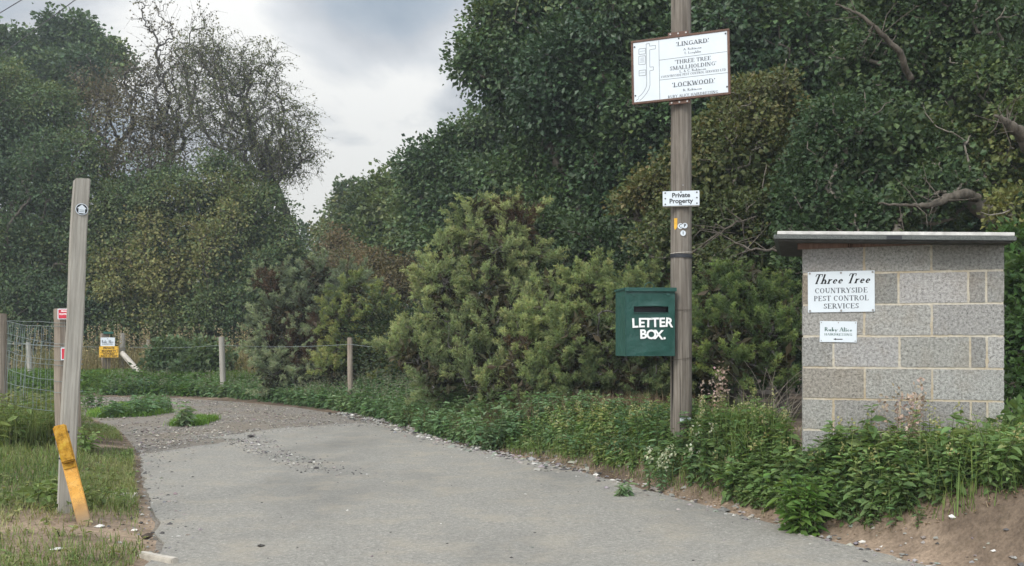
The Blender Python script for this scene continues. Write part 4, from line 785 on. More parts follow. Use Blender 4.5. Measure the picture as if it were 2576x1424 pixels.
# far field fence
def cyl(px, ptop, pbot, d, wpx, label, lean=0, mat=M_POST, name='fence_post', grp=None):
    b = P(px, pbot, d); b[2] = min(b[2], gz(b[0], b[1])); t_p = P(px + lean, ptop, d); return post(name, label, 'post', b, t_p, wpx / FD * d, 0, 0, mat, 'cyl', grp, 12)
cyl(76, 861, 950, 25, 13, 'short grey fence post seen through the wire netting at left', -5)
cyl(308, 838, 950, 26, 14, 'grey round post with a pale brace leaning on its right')
cyl(372, 853, 930, 27.5, 11, 'small pale post standing in dry grass behind the brambles')
cyl(562, 847, 950, 21.8, 15, 'grey round post between the brambles and the gorse', -5)
cyl(881, 849, 960, 17.8, 14, 'grey brown round post standing against the yellowish gorse', -1, M_POSTB)
dB = 25.6; a_ = P(308, 889, dB); b_ = P(356, 943, dB - 1.6); b_[2] = max(b_[2], gz(b_[0], b_[1]) + .02); br, _, _ = post('brace_rail', 'pale bare pole propped against the round post beside the yellow sign', 'brace', b_, a_, .145, 0, 0, M_PALE, 'cyl')
ds_ = 25.8; sb = P(268, 962, ds_); sb[2] = gz(sb[0], sb[1]); st_ = P(263, 838, ds_)
spst, Rm, L_ = post('sign_post', 'square two-tone post at the far track edge carrying a white and a yellow sign', 'post', sb, st_, .175, .165, 46, M_POSTB)
o = bevbox('post_cap', (.25, .20, .06), M_GCAP, spst, (.05, 0, L_ + .005), (0, 0, R(20)), .008)
r = notice('small white sign above the yellow sign on the far post', 253, 289, 849, 870.5, ds_ - .17, 0, M_WHITE, None, (), M_BLACK)
w = 36 / FD * (ds_ - .17); serif([('Ruby Alice', 0, -.03, .075, w * .8), ('HAIRDRESSING', 0, -.075, .03, w * .75)], M_GREY, r, y0=-.0045, bold=.22); disc('screw', .01, .01, M_SCREW, r, (0, -.003, .08), 8)
r = notice('yellow sign with black capitals on the far two-tone post', 249.5, 298, 871, 899, ds_ - .19, 0, M_YSIGN, None, (('PRIVATE', .33, .27), ('PROPERTY', .05, .27), ('NO PUBLIC', -.2, .2), ('RIGHT OF WAY', -.39, .2)), M_BLACK); lines_part([((-.22, -.025), (.22, -.025))], .008, M_BLACK, r, 'rule_line', -.0046)
m = MB()
def wire(pts_, r_=.004):
    pts_ = [np.array(p) for p in pts_]
    for a_, b_ in zip(pts_[:-1], pts_[1:]):
        t_w = np.linspace(0, 1, 8)[:, None]; q = a_ + (b_ - a_) * t_w; q[:, 2] -= (.05 * np.linalg.norm(b_ - a_) / 6 * 4 * t_w * (1 - t_w))[:, 0]; m.path(q, r_, 3)
for dz_ in (0,):
    wire([P(-60, 860 + dz_, 25), P(74, 866 + dz_, 25), P(262, 873 + dz_, 25.8), P(308, 872 + dz_, 25.9), P(372, 872 + dz_, 27.3)]); wire([P(308, 872 + dz_, 25.9), P(560, 868 + dz_, 21.7), P(881, 866 + dz_, 17.7), P(1010, 876 + dz_, 16.2)])
tag(m.build('fence_wire', M_WIRE), 'thin plain wires strung along the far field fence posts', 'fence wire')
# overhead cables
for lab, pa, pb in (('upper overhead cable crossing the top left corner', P(-40, 57, 38), P(120, -40, 30)), ('lower overhead cable crossing the top left corner', P(40, 110, 40), P(250, -45, 31))):
    m = MB(); q = pa + (pb - pa) * np.linspace(-.3, 1.5, 20)[:, None]; m.path(q, .017, 5); tag(m.build('overhead_cable', M_CABLE), lab, 'cable')
# bits on the ground
for lab, px, py, sx, sy, yw in (('pale flat slab of broken concrete beside the tarmac edge', 332, 1253, .055, .10, 12), ('pinkish flat slab of broken concrete half sunk in the grass', 294, 1252, .13, .09, -4)):
    d = ground_at(px, py); q = P(px, py, d); o = bevbox('concrete_slab', (sx, sy * 2.4, .03), M_CONC, None, (q[0], q[1], gz(q[0], q[1]) + .01), (R(2), R(-3), R(yw)), .006, 2, .0015, 1); tag(o, lab, 'slab')
q0 = P(370, 1404, ground_at(370, 1404)); q1 = P(425, 1428, ground_at(425, 1428)); mid = (q0 + q1) / 2; dv = q1 - q0; o = bevbox('kerb_edging', (np.hypot(dv[0], dv[1]) + .12, .05, .05), M_CONC, None, (mid[0], mid[1], .012), (0, 0, math.atan2(dv[1], dv[0])), .006, 2, .001, 1); tag(o, 'pale edging strip at the bottom edge left of the tarmac', 'edging')

# ------------------------------------------------------------------ trees, right
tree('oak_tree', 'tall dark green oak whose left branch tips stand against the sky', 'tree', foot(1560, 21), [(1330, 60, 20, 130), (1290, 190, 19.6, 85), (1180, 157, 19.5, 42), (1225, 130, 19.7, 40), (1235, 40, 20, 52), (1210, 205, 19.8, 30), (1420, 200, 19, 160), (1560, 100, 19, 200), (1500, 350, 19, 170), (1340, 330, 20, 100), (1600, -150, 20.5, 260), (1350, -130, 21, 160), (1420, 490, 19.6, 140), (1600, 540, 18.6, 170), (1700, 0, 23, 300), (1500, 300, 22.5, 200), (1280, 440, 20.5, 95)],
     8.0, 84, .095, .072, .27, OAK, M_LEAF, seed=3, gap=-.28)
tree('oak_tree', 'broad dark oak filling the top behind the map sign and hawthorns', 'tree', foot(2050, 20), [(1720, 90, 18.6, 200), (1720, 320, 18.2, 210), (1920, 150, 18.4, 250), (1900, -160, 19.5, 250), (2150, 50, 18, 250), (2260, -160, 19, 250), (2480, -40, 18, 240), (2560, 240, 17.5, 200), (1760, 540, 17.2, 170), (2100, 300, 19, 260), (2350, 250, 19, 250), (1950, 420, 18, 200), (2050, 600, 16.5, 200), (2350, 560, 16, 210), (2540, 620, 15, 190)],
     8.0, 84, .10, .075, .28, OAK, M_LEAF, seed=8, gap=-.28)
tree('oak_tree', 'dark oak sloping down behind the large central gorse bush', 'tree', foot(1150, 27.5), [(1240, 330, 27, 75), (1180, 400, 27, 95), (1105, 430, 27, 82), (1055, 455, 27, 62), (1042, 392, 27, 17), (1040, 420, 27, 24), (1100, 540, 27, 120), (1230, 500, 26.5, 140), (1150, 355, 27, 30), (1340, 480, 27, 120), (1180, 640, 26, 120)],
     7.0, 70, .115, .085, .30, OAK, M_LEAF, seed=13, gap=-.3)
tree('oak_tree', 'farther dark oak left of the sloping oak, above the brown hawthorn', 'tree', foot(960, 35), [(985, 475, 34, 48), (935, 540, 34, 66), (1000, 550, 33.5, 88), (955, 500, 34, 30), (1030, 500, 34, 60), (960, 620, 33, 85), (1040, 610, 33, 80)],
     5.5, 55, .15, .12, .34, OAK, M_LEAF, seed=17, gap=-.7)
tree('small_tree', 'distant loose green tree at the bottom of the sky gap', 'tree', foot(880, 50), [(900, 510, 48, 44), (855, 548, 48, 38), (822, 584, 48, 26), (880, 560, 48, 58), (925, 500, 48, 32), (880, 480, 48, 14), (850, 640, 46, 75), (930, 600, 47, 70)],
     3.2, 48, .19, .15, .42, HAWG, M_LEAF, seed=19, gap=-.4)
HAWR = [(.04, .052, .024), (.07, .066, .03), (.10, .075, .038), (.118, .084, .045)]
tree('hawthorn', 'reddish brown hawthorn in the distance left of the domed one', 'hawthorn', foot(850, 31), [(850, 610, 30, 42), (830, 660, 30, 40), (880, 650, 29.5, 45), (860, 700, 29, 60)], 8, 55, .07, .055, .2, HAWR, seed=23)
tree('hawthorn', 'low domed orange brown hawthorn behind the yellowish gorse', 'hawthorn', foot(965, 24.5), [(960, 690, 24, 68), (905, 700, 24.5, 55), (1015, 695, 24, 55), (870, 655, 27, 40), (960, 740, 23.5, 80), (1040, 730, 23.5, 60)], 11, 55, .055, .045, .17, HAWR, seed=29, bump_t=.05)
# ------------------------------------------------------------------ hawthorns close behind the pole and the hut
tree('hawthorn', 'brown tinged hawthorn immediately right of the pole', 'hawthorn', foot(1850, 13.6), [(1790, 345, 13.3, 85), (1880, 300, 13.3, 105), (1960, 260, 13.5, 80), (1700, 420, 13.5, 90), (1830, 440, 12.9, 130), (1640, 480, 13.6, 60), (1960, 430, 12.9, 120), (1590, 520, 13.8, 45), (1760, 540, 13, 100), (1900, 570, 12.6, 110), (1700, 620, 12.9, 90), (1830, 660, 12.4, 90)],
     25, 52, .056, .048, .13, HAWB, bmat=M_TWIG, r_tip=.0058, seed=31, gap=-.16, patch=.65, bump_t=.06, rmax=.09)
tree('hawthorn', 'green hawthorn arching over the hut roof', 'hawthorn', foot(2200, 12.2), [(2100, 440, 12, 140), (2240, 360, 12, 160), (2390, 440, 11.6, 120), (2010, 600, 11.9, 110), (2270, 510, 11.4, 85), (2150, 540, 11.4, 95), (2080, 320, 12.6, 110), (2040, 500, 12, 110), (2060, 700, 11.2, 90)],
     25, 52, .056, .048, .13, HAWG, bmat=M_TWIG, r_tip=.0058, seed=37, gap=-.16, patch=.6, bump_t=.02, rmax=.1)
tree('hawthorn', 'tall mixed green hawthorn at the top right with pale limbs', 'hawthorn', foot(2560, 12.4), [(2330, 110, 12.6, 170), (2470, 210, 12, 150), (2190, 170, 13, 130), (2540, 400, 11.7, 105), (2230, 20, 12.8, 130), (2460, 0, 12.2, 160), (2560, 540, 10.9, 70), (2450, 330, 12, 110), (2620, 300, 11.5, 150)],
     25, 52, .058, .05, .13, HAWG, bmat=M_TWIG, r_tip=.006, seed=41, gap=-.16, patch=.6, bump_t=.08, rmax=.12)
def limb(label, pts, rads, mat=M_LIMB, sub=26, seed=0):
    q = np.array([P(*p) for p in pts]); tt = np.linspace(0, len(q) - 1, len(q) * 6); k = np.clip(tt.astype(int), 0, len(q) - 2); fr_ = (tt - k)[:, None]; s_ = fr_ * fr_ * (3 - 2 * fr_) * .4 + fr_ * .6; qq = q[k] * (1 - s_) + q[k + 1] * s_ + rng.normal(0, .007, (len(k), 3)); rr_ = np.interp(tt, range(len(q)), rads); m = MB(); m.path(qq, rr_, 9)
    sub = 12; st = rng.integers(len(qq) // 3, len(qq), sub); dd = unit(rng.normal(size=(sub, 3)) + np.array([0, .3, .3])); L1 = rng.uniform(.08, .3, sub)[:, None]; a = qq[st]; b = a + dd * L1; c = b + unit(dd + rng.normal(0, .5, dd.shape)) * L1 * .8; m.tubes(a, b, .007, .0045, 4); m.tubes(b, c, .0045, .002, 4)
    return m.build('bare_limb', mat, None, smooth=True)
lo_ = [('thick curved bare limb hanging just above the hut roof', [(2460, 500, 10.9), (2425, 487, 10.7), (2385, 497, 10.6), (2345, 514, 10.5), (2300, 520, 10.4), (2210, 512, 10.3)], [.05, .055, .05, .04, .022, .008]),
       ('pale dead limb running diagonally at the top right', [(2290, 200, 11.3), (2262, 130, 11.1), (2205, 75, 11.0), (2160, 35, 11.0), (2100, 10, 11.1)], [.04, .035, .026, .017, .009]),
       ('broken stump of a limb at the right edge among leaves', [(2620, 420, 10.5), (2575, 345, 10.3), (2535, 310, 10.2), (2500, 290, 10.2)], [.10, .08, .045, .01]),
       ('thin pale bare branch slanting up right of the pole strap', [(1730, 645, 12.2), (1790, 600, 12.0), (1850, 560, 11.9), (1905, 545, 11.9)], [.016, .014, .01, .005]),
       ('thin grey branch hanging above the left of the hut roof', [(2010, 630, 11.0), (1960, 632, 11), (1890, 628, 11), (1830, 600, 11.2)], [.02, .017, .012, .006])]
for lab, pts, rads in lo_: tag(limb(lab, pts, rads), lab, 'branch')
tree('elder_shrub', 'dark leafy shrub squeezed between the hut and the right edge', 'shrub', foot(2620, 9.3), [(2600, 720, 9.6, 75), (2600, 860, 9.3, 72), (2600, 980, 8.8, 62), (2575, 640, 10.3, 60), (2520, 900, 9.6, 60)], 26, 40, .085, .05, .16, GREENS, M_WEED, seed=43, rmax=.03)
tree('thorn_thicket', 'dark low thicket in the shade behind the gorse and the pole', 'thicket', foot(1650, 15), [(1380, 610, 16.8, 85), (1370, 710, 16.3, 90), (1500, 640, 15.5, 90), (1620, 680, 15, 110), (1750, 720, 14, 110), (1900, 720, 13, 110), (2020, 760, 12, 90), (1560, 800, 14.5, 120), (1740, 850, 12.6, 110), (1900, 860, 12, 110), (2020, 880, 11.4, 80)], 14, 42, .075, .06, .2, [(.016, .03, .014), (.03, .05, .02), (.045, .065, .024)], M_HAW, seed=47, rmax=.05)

# ------------------------------------------------------------------ trees, left
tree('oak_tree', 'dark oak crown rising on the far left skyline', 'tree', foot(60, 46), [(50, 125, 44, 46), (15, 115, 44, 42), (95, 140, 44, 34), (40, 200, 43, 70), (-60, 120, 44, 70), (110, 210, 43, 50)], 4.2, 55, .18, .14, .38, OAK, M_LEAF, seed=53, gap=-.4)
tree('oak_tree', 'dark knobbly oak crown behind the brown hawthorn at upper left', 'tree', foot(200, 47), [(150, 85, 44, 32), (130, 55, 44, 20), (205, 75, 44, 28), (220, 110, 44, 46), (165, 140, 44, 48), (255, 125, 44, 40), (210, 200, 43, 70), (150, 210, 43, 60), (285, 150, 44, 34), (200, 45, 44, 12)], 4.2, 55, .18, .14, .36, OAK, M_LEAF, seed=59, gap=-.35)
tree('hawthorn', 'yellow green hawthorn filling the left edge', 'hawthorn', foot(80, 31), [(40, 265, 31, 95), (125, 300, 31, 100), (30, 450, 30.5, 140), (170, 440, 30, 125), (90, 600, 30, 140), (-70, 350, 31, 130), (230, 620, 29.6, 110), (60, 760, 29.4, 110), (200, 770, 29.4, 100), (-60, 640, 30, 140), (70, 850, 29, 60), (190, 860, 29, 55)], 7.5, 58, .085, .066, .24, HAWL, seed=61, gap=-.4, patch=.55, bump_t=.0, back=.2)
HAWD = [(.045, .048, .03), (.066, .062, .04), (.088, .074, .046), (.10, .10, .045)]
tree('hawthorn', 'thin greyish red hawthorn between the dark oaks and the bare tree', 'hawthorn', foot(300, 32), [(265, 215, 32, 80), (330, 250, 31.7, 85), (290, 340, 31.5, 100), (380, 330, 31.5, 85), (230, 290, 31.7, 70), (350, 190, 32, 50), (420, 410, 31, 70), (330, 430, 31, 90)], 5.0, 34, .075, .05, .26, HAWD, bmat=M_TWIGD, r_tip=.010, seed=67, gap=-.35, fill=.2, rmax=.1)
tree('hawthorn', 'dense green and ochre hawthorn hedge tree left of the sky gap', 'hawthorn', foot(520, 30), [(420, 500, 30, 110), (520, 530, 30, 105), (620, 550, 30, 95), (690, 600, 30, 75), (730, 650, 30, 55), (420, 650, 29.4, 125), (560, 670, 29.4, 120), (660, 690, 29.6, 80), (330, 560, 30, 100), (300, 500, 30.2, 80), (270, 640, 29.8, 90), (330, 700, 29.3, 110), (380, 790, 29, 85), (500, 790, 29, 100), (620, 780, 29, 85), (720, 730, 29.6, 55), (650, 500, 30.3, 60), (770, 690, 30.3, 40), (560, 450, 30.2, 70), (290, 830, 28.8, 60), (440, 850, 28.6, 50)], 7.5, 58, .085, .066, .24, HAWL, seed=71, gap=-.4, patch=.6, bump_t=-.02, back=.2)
def sparse(name, label, base, tops, n, ell, leafn, cols, seed, L=.07, droop=.5, tw=5):
    """a nearly leafless thorn: every branch and drooping twig is wood, with a few leaves left"""
    root = thing(name, label, 'hawthorn', base); base = np.array(base, float); pts = []
    for (x, y, d, rx, ry, wt) in ell:
        k = int(n * wt); q = rng.normal(size=(k, 3)); q = unit(q) * (rng.random(k) ** .45)[:, None]; s_ = d / FD; c = P(x, y, d); pts.append(c + q * np.array([rx * s_, rx * s_ * .7, ry * s_]))
    pts = np.concatenate(pts); pts = pts[pts[:, 2] > 1.2]; m = MB(); tp_ = np.array([P(*p) for p in tops]); sk, par, rad = woody(m, base - [0, 0, .2], np.r_[tp_, pts], .0085, 4, .10, .16)
    cen = np.array([P(*e_[:3]) for e_ in ell]).mean(0); k = np.repeat(np.arange(len(sk)), tw); o = unit(sk[k] - cen) * .7 + unit(rng.normal(size=(len(k), 3))) * .8; o[:, 2] += .15; o = unit(o); l1 = rng.uniform(.2, .55, len(k))[:, None]; a = sk[k]; b = a + o * l1; o2 = unit(o + np.array([0, 0, -droop]) + rng.normal(0, .25, o.shape)); c = b + o2 * l1 * .9
    m.tubes(a, b, .005, .0038, 3); m.tubes(b, c, .0038, .0025, 3); q = m.build('branches', M_TWIGD, root); q.matrix_parent_inverse = Matrix.Translation(-Vector(base))
    if leafn:
        j = rng.integers(0, len(k), leafn); w_ = rng.random(leafn)[:, None]; ps = np.where(w_ < .45, a[j] + (b[j] - a[j]) * w_ / .45, b[j] + (c[j] - b[j]) * (w_ - .45) / .55) + rng.normal(0, .03, (leafn, 3)); m = MB(); leaves(m, ps, rng.normal(size=ps.shape) + np.array([0, 0, -.3]), rng.normal(size=ps.shape) + np.array([0, 0, .5]), L * rng.uniform(.7, 1.3, leafn), L * .75, palette(leafn, cols, rng.random(leafn))); q = m.build('leaves', M_HAW, root); q.matrix_parent_inverse = Matrix.Translation(-Vector(base))
    return root
BL = [(.045, .06, .028), (.07, .085, .035), (.10, .10, .04)]
sparse('sparse_hawthorn', 'thin-leaved domed hawthorn spreading against the sky left of centre', foot(560, 31), [(540, 330, 31, ), (545, 220, 31), (530, 130, 31), (520, 85, 31)], 720, [(560, 250, 31, 130, 150, .32), (650, 330, 31, 140, 130, .36), (700, 390, 31, 95, 80, .16), (520, 170, 31, 70, 95, .08), (620, 180, 31, 90, 80, .08)], 19000, BL, 73, .065, .7, 4)
sparse('bare_hawthorn', 'leafless thorn with long bare stems rising above the hedge at upper left', foot(440, 32), [(455, 330, 32), (470, 200, 32), (440, 110, 32), (400, 30, 32), (350, -5, 32), (480, 60, 32), (425, 10, 32), (510, 45, 32), (380, 60, 32)], 330, [(430, 280, 32, 85, 150, .62), (430, 150, 32, 60, 80, .26), (400, 70, 32, 50, 50, .06), (360, 20, 32, 25, 20, .02), (500, 60, 32, 30, 25, .02)], 3000, HAWD, 79, .075, .25, 2)

# a wood far beyond the field, one mass
m = MB(); bl = [(np.array([x_ + rng.normal(0, .8), 66 + rng.normal(0, 3), 2.5 + rng.random() * 2.6]), 3.0 + rng.random() * 1.2) for x_ in np.arange(-46, 30, 2.6)]; c, d = shell(bl, 1.1, gap=-.8, back=.15); k = np.repeat(np.arange(len(c)), 46); off = rng.normal(size=(len(k), 3)) * .5
leaves(m, c[k] + off, off + d[k], d[k] + rng.normal(size=off.shape) * .6 + [0, 0, .6], .28, .22, palette(len(k), [(.022, .04, .02), (.035, .055, .026), (.055, .07, .03)], rng.random(len(k)))); tag(m.build('distant_wood', M_HAW), 'dark far wood closing the gap between the trees', 'woodland', kind='stuff')
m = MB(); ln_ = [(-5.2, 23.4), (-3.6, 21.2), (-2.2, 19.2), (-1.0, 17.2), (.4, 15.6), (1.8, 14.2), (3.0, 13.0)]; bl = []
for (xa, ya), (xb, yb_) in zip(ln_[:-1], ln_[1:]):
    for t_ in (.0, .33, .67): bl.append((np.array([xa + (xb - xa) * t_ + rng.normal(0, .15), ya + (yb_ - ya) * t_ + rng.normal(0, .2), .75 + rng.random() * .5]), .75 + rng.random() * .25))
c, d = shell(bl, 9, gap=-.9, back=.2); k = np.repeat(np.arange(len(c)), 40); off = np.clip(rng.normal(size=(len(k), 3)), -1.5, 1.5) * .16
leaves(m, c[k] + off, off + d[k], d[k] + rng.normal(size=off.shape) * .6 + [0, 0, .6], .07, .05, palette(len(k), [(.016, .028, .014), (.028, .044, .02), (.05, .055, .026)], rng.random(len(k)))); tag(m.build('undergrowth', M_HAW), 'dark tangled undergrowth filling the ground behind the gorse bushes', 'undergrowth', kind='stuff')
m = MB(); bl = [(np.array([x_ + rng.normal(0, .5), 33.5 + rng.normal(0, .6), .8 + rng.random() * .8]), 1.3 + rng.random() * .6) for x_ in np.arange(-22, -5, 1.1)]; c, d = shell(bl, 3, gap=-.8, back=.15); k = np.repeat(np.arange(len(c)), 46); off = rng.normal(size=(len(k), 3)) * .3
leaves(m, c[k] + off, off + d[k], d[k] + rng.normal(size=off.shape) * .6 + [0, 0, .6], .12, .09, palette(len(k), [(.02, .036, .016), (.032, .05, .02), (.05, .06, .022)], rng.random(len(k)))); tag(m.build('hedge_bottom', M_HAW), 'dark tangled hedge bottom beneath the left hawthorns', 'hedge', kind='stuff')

# ------------------------------------------------------------------ gorse
GORG = [(.05, .062, .042), (.08, .098, .062), (.11, .13, .078), (.145, .165, .10)]
GORY = [(.046, .062, .030), (.076, .096, .038), (.112, .13, .048), (.15, .158, .064)]
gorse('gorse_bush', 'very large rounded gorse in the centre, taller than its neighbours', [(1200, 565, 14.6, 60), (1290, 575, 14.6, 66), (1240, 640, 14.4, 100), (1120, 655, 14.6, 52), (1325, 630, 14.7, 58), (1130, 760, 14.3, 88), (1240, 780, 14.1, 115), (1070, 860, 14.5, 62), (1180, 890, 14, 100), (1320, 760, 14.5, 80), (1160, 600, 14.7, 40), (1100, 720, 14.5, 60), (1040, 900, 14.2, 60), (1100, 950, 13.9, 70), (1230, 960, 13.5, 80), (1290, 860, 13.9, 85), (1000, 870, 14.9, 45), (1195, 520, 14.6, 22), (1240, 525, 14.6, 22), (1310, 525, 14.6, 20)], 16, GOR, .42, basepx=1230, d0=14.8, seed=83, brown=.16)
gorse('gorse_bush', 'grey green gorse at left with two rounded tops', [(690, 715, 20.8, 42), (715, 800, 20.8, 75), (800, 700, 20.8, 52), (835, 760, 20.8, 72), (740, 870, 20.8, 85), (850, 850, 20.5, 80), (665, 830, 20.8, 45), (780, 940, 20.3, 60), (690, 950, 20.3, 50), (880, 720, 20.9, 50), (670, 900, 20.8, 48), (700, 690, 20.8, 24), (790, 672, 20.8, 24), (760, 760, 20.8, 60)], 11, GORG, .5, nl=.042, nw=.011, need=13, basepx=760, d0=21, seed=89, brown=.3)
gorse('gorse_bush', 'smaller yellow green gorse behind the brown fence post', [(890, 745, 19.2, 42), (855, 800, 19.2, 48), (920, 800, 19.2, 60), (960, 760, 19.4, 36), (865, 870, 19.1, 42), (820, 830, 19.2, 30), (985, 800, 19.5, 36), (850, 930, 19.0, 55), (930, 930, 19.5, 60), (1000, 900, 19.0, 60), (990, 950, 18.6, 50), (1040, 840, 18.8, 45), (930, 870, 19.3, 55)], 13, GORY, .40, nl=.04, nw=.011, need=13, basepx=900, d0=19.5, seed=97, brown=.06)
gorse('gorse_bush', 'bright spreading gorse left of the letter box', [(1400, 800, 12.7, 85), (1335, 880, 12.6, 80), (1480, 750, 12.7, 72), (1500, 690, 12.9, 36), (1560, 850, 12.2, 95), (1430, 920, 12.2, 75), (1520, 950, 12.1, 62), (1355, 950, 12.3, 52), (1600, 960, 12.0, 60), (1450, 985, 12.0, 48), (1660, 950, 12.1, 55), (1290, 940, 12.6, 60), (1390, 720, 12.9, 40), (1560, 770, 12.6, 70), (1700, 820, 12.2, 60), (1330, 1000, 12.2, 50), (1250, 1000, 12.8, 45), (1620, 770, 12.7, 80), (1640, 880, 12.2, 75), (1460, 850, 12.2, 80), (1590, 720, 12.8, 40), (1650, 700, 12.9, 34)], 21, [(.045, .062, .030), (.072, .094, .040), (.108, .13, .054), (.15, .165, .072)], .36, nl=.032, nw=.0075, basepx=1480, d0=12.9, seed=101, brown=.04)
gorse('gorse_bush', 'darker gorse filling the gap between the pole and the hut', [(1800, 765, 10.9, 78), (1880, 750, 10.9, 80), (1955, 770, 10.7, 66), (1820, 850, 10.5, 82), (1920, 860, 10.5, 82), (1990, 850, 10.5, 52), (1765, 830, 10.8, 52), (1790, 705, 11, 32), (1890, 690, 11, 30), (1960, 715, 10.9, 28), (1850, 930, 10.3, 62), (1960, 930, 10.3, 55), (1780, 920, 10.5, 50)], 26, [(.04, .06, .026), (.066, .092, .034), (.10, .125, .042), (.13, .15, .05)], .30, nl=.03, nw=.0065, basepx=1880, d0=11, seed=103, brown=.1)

# ------------------------------------------------------------------ verge plants
MUG = [(.048, .09, .044), (.076, .132, .06), (.105, .165, .078), (.15, .19, .11)]
NET = [(.05, .088, .034), (.08, .13, .046), (.12, .175, .062), (.21, .22, .09)]
m = MB(); far_v = [(-9.5, 22.8), (-7.6, 22.5), (-5.6, 20.9), (-4.2, 19.3), (-2.95, 17.5), (-1.9, 15.6), (-1.1, 13.8), (-.3, 14.3), (-1.2, 17), (-3.0, 19.6), (-5, 22), (-7.5, 24), (-9.8, 24)]
qv = sample(far_v, 2600, .1); weeds(m, qv, rng.uniform(.18, .42, 2600) * (1 - .45 * ss(18.5, 21, qv[:, 1])), .085, .40, 10, MUG, .18, tip=(.45, (.16, .17, .12), .22, 1.3), seed=1)
weeds(m, sample(far_v, 2300, -.12, .7), rng.uniform(.12, .30, 2300), .085, .5, 7, MUG, .3, seed=2); tag(m.build('mugwort', M_WEED), 'dark leafy mugwort and nettles along the far edge of the track', 'weeds', kind='stuff')
m = MB(); fl = [(-14, 23.9), (-9.7, 22.8), (-7.6, 22.4), (-6.2, 21.6), (-5.4, 22.2), (-6.6, 24.2), (-9, 25.6), (-14, 26.2)]
weeds(m, sample(fl, 1700, .05), rng.uniform(.10, .28, 1700), .12, .42, 6, [(.035, .075, .018), (.058, .11, .024), (.09, .145, .03)], .35, seed=3); grass(m, sample(fl, 9000, -.1), .28, .012, [(.045, .085, .02), (.075, .12, .026), (.12, .15, .04)]); tag(m.build('verge_grass', M_WEED), 'bright green grass and low weeds beyond the track', 'grass', kind='stuff')
m = MB(); dz = [(-13.5, 26), (-9.5, 25.3), (-7.5, 24.6), (-5.4, 22.5), (-4.9, 23.8), (-7, 27), (-13.5, 29.5)]
grass(m, sample(dz, 6500), .8, .011, [(.10, .085, .04), (.16, .135, .065), (.22, .185, .10), (.08, .09, .035)], .35, 5); weeds(m, sample(dz, 260), rng.uniform(.7, 1.25, 260), .07, .4, 9, [(.16, .13, .07), (.22, .19, .10), (.14, .14, .07)], .12, tip=(1, (.24, .20, .12), .4, 2.0), stemcol=(.2, .17, .1), seed=5); tag(m.build('dry_grass', M_DRY), 'straw coloured dry grass and dock stalks behind the far posts', 'dry grass', kind='stuff')
tree('bramble_mound', 'mounded bramble beside the pale brace and round post', 'bramble', foot(460, 24.6), [(420, 905, 24.5, 40), (470, 890, 24.6, 48), (520, 905, 24.2, 44), (400, 925, 24.2, 28), (550, 915, 24.2, 32), (490, 930, 23.8, 38)], 20, 26, .12, .085, .2, [(.04, .065, .03), (.065, .095, .045), (.10, .13, .065)], M_WEED, r_tip=.004, seed=107, fill=.4, rmax=.02)
m = MB(); tv = np.array([P(222, 1040, flatd(1040))[:2], P(300, 1018, flatd(1018))[:2], P(400, 1020, flatd(1020))[:2], P(430, 1036, flatd(1036))[:2], P(360, 1046, flatd(1046))[:2], P(240, 1050, flatd(1050))[:2]]); tv2 = np.array([P(432, 1070, flatd(1070))[:2], P(470, 1052, flatd(1052))[:2], P(545, 1052, flatd(1052))[:2], P(500, 1068, flatd(1068))[:2]])
for poly, n in ((tv, 6000), (tv2, 2600)): p = inpoly(poly, n); p = p + rng.normal(0, .06, p.shape); grass(m, np.c_[p, np.full(len(p), -.005)], .10, .012, [(.06, .12, .02), (.09, .16, .025), (.13, .20, .04)], .6)
p = inpoly(tv, 900); p = p[(p[:, 0] > -6.9)][:150]; weeds(m, np.c_[p, np.zeros(len(p))], rng.uniform(.12, .32, len(p)), .09, .5, 5, MUG, .3, seed=9); tag(m.build('track_grass', M_WEED), 'bright tufts of grass growing in the middle of the gravel track', 'grass', kind='stuff')
def plant(name, label, cat, px, d, n, h, L, Wd, nodes, cols, rad, mat=M_WEED, lean=.3, tip=None, stem=(.09, .11, .04), py=None, gr=None):
    b = foot(px, d); a = rng.uniform(0, 6.28, n); q = np.c_[b[0] + rad * np.sqrt(rng.random(n)) * np.cos(a), b[1] + rad * np.sqrt(rng.random(n)) * np.sin(a)]; q = np.c_[q, np.maximum(terrain(q[:, 0], q[:, 1]), -.005)]; m = MB(); weeds(m, q, rng.uniform(h * .65, h * 1.1, n), L, Wd, nodes, cols, lean, tip=tip, stemcol=stem, seed=int(px)); o = m.build(name, mat); return tag(o, label, cat, gr)
plant('weed_tuft', 'small leafy weed standing up from the grass tuft in the track', 'weed', 462, 14.8, 7, .34, .10, .5, 7, MUG, .08)
plant('weed_tuft', 'bushy dark weed at the track edge right behind the leaning post', 'weed', 228, 18.5, 22, .4, .10, .5, 6, MUG, .3)
plant('dock_plant', 'broad leaved dock at the foot of the gate post', 'dock', 222, 10.6, 8, .30, .10, .5, 6, NET, .12)
plant('nettle_clump', 'nettle clump pushing out furthest over the bare soil below the hut', 'nettle', 2020, 6.62, 26, .38, .075, .5, 9, [(.04, .085, .02), (.065, .12, .026), (.10, .155, .035)], .14)
plant('nettle_clump', 'nettle clump hiding the bottom left corner of the hut', 'nettle', 2050, 6.95, 26, .36, .065, .5, 9, NET, .17)
plant('weed_tuft', 'small isolated green weed on the soil by the tarmac edge', 'weed', 1562, 8.15, 6, .13, .07, .4, 5, MUG, .05)
plant('weed_tuft', 'bluish green weed clump overhanging the gravel edge at centre right', 'weed', 1243, 11.6, 26, .36, .075, .42, 8, [(.035, .07, .035), (.055, .095, .045), (.08, .12, .06)], .2)
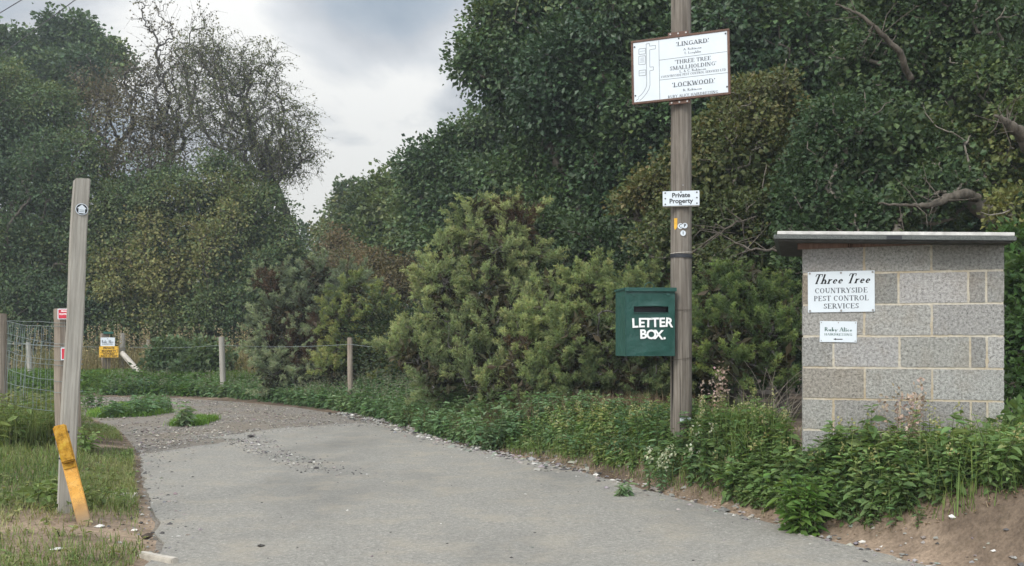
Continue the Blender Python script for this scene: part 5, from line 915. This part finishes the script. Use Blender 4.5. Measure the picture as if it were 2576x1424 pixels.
plant('dock_plant', 'dead grey brown dock stalks in front of the hut wall', 'dock', 2275, 6.75, 13, .46, .034, .5, 12, [(.16, .13, .095), (.24, .19, .15), (.30, .25, .21)], .16, M_DRY, .12, (1, (.28, .22, .18), .22, 1.5), (.24, .20, .14))
plant('dock_plant', 'dead brown dock with seed heads right of the pole foot', 'dock', 1815, 8.75, 8, .52, .034, .5, 10, [(.14, .10, .075), (.22, .165, .13), (.28, .22, .18)], .14, M_DRY, .15, (1, (.26, .20, .17), .25, 1.4), (.2, .16, .11))
plant('seeding_weed', 'pale flowered weed immediately left of the pole foot', 'weed', 1655, 8.5, 9, .30, .05, .4, 9, MUG, .14, M_WEED, .2, (1, (.34, .36, .26), .12, 1.3))
plant('seeding_weed', 'pale flowered weed immediately right of the pole foot', 'weed', 1745, 8.35, 7, .24, .05, .4, 8, MUG, .14, M_WEED, .25, (1, (.36, .37, .28), .10, 1.3))
tree('bramble_bush', 'leafy green bramble growing at the right corner of the hut', 'bramble', foot(2560, 6.9), [(2545, 1110, 6.85, 42), (2565, 1060, 6.9, 34), (2570, 1150, 6.7, 50), (2520, 1150, 6.75, 36)], 60, 20, .085, .055, .085, NET, M_WEED, r_tip=.003, seed=109, fill=.4, rmax=.012, bump_t=.1)
# right-hand bank: nettles, grass and dead stems
RB = [(3.9, 5.0), (2.75, 5.75), (2.25, 6.35), (1.85, 7.05), (1.35, 8.2), (.85, 9.35), (.1, 10.8), (-.3, 11.6), (.1, 12.0), (1.1, 10.9), (1.9, 9.9), (2.2, 8.2), (2.14, 7.17), (3.44, 6.79), (4.6, 7.2), (5, 5.5)]
def outhut(p): q = p - SL; u_ = q @ U; v_ = -(q @ NV); return ((u_ < -.03) | (u_ > SW + .03) | (v_ < -.03) | (v_ > SDp + .05))
def veg(n, smin, smax=99, dmin=0, dmax=99): return sample(RB, n, smin, smax, lambda p: (outhut(p) & (p[:, 1] > dmin) & (p[:, 1] < dmax)).astype(float) * np.clip(.75 + .8 * sines(np.c_[p, 0 * p[:, 0]], 2.4, 91), .1, 1))
def hh_(q, lo, hi):        # low round the pole and by the gorse, taller below the hut
    k = .55 + .45 * ss(9.2, 7.6, q[:, 1]) + .30 * ss(.25, .7, 1 - np.abs(q[:, 0] - 2.0) / 1.0) * ss(8.0, 8.8, q[:, 1]); return rng.uniform(lo, hi, len(q)) * k
m = MB(); q = veg(1900, .17); weeds(m, q, hh_(q, .12, .30), .062, .5, 8, NET, .32, tip=(.10, (.22, .22, .12), .08, 1.0), seed=11)
RBF = [(4.2, 5.0), (2.95, 5.8), (2.3, 6.4), (1.95, 7.0), (1.6, 7.7), (1.95, 7.75), (2.12, 7.15), (3.44, 6.77), (4.6, 7.0), (5.2, 5.6)]
q = sample(RBF, 520, .12, .5, lambda p: outhut(p) * np.clip(.75 + .8 * sines(np.c_[p, 0 * p[:, 0]], 3.4, 93), .05, 1)); weeds(m, q, rng.uniform(.08, .24, len(q)), .058, .52, 6, NET, .35, seed=14); q = sample(RBF, 1000, .26, 99, lambda p: outhut(p) * np.clip(.8 + .7 * sines(np.c_[p, 0 * p[:, 0]], 3.2, 92), .15, 1)); weeds(m, q, rng.uniform(.14, .32, len(q)), .062, .52, 8, NET, .3, tip=(.15, (.26, .25, .11), .10, 1.0), seed=12)
q = veg(420, .34); weeds(m, q, hh_(q, .26, .44), .066, .48, 10, NET, .2, tip=(.3, (.26, .26, .14), .10, 1.0), seed=13)
tag(m.build('nettles', M_WEED), 'nettles and mixed leafy weeds covering the right hand bank', 'nettles', kind='stuff')
m = MB(); q = veg(420, .2, 99, 8.4); weeds(m, q, rng.uniform(.1, .28, len(q)), .06, .42, 7, MUG, .35, seed=17); q = veg(2600, .10, .6); grass(m, q, .12, .005, [(.05, .085, .022), (.08, .12, .03), (.13, .16, .06)], .8, 8); q = veg(3500, .3, 99, 0, 8.6); grass(m, q, .36, .006, [(.07, .11, .03), (.10, .145, .04), (.16, .185, .075)], .5, 7); q = veg(5200, .16); grass(m, q, .20, .006, [(.05, .085, .022), (.08, .12, .03), (.14, .165, .06), (.24, .21, .11)], .6)
tag(m.build('bank_grass', M_WEED), 'thin green grass and herbs growing through the right bank', 'grass', kind='stuff')
m = MB(); q = np.r_[veg(650, .05, .5), veg(300, .3, 99, 9)]; grass(m, q, .09, .004, [(.12, .095, .055), (.19, .155, .095), (.09, .075, .045)], 1.2, 9)
under = [(1.7, 9.9), (.9, 10.7), (.1, 11.6), (-.6, 13.2), (-.1, 13.8), (1.0, 12.2), (2.2, 10.4)]
q = sample(under, 5200, .3); grass(m, q, .30, .006, [(.05, .036, .024), (.085, .06, .038), (.14, .105, .065), (.045, .036, .022)], .5, 12); tag(m.build('dead_grass', M_DRY), 'brown dead grass and bracken under the gorse and on the soil edge', 'dry grass', kind='stuff')
m = MB(); q = sample(under, 420, .15, .9); weeds(m, q, rng.uniform(.1, .34, len(q)), .07, .55, 6, MUG, .35, seed=19); tag(m.build('low_herbs', M_WEED), 'low green herbs and ivy at the foot of the gorse', 'weeds', kind='stuff')
m = MB()        # bare bramble canes arching by the hut's left corner
for k_ in range(34):
    a_ = P(rng.uniform(1890, 2015), rng.uniform(1000, 1075), rng.uniform(8.3, 9.4)); a_[2] = gz(a_[0], a_[1]); dr_ = np.array([rng.normal(0, .35), rng.normal(-.05, .15), 1.0]); L_ = rng.uniform(.45, 1.0); t_c = np.linspace(0, 1, 7)[:, None]; q = a_ + unit(dr_) * t_c * L_ + np.array([rng.normal(0, .35), 0, -.25]) * t_c ** 2 * L_; m.path(q, np.linspace(.003, .0014, 7), 4)
tag(m.build('bramble_canes', M_TWIG), 'bare pale bramble canes tangled left of the hut', 'bramble canes', kind='stuff')
# left verge
LV = [(-2.0, 4.0), (-2.1, 5.9), (-2.7, 7.4), (-3.4, 9.05), (-4.25, 11.2), (-5.5, 14), (-7.5, 16.8), (-9, 17), (-7.4, 12), (-6, 8), (-4.5, 4)]
def patchy(p): return np.clip(.62 + 1.1 * sines(np.c_[p, 0 * p[:, 0]], 2.6, 95) + .2 * ss(6.2, 8.5, p[:, 1]), .015, 1)
LG = [(.055, .088, .026), (.085, .12, .036), (.125, .15, .052), (.19, .18, .09)]
m = MB(); grass(m, sample(LV, 46000, .05, 99, patchy), .08, .0055, LG, .9, 3); grass(m, sample(LV, 9000, .5, 99, lambda p: ((p[:, 1] > 8.2) * 1.0)), .13, .007, LG, .6, 4)
clump = [(-3.75, 7.15), (-3.15, 7.0), (-3.0, 7.4), (-3.6, 7.75)]; weeds(m, sample(clump, 40), rng.uniform(.08, .17, 40), .075, .55, 4, LG, .6, seed=23)
q = sample(LV, 700, .1, 99, patchy); weeds(m, q, rng.uniform(.03, .09, len(q)), .04, .7, 3, LG, .8, seed=27); grass(m, sample(LV, 16000, .03, 99, patchy), .045, .006, [(.11, .12, .04), (.17, .15, .08), (.08, .11, .03)], 1.4, 13)
tag(m.build('verge_turf', M_WEED), 'patchy short grass worn to sandy soil round the left posts', 'grass', kind='stuff')
m = MB(); lw = [(-7.6, 12.3), (-5.5, 10.5), (-5.1, 11.2), (-5.8, 13.2), (-7.8, 15)]; q = sample(lw, 420, .2); weeds(m, q, rng.uniform(.25, .6, len(q)), .085, .42, 8, LG, .25, seed=29); grass(m, sample(lw, 9000, .2), .42, .008, LG, .5, 6); tag(m.build('fence_weeds', M_WEED), 'tall grass and weeds growing up through the wire netting', 'weeds', kind='stuff')

# ------------------------------------------------------------------ added thin volume standing in for lens flare over the far trees
hz_ = bpy.data.meshes.new('haze'); hb = MB(); hb.box((0, 38, 8.0), (150, 90, 18.4)); ho = hb.build('haze', [])
hm = bpy.data.materials.new('thin_flare_veil'); hm.use_nodes = True; ht = hm.node_tree; ht.nodes.clear(); hv = ht.nodes.new('ShaderNodeVolumePrincipled'); hx = ht.nodes.new('ShaderNodeOutputMaterial')
hv.inputs['Color'].default_value = (.86, .93, 1, 1); hv.inputs['Density'].default_value = .0017; hv.inputs['Anisotropy'].default_value = .3; ht.links.new(hv.outputs[0], hx.inputs['Volume']); ho.data.materials.append(hm)
tag(ho, 'thin pale haze in the air before the far trees', 'haze', kind='stuff')

def litter(m, q, cols, L=.03):
    n = len(q); q = q + np.c_[np.zeros((n, 2)), rng.uniform(.004, .014, n)]; a = rng.uniform(0, 6.28, n); leaves(m, q, np.c_[np.cos(a), np.sin(a), rng.normal(0, .2, n)], np.array([0, 0, 1.0]) + rng.normal(0, .3, (n, 3)), L * rng.uniform(.4, 1.5, n), L * .35 * rng.uniform(.4, 1.6, n), palette(n, cols, rng.random(n), .3))
m = MB(); LC = [(.05, .035, .022), (.10, .07, .042), (.17, .125, .08), (.26, .21, .15)]
litter(m, sample(RB, 5200, .0, .75), LC); litter(m, sample(LV, 4200, .0), LC, .028); litter(m, sample(under, 1800, .05), LC); tag(m.build('leaf_litter', M_DRY), 'fine dead leaves and broken stalks littering the bare soil', 'leaf litter', kind='stuff')
gp_ = [(-2.2, 15.6), (-1.4, 13.7), (-.55, 11.8), (.5, 12.4), (-.1, 14), (-1.0, 16.2)]
m = MB(); q = sample(gp_, 800, .03); weeds(m, q, rng.uniform(.12, .38, len(q)), .075, .5, 7, MUG, .3, seed=33); grass(m, sample(gp_, 2600, .1), .3, .007, [(.09, .075, .04), (.15, .12, .065), (.07, .095, .03)], .6, 15); tag(m.build('edge_herbs', M_WEED), 'mixed herbs, ivy and dead grass under the big gorse at the lane edge', 'weeds', kind='stuff')
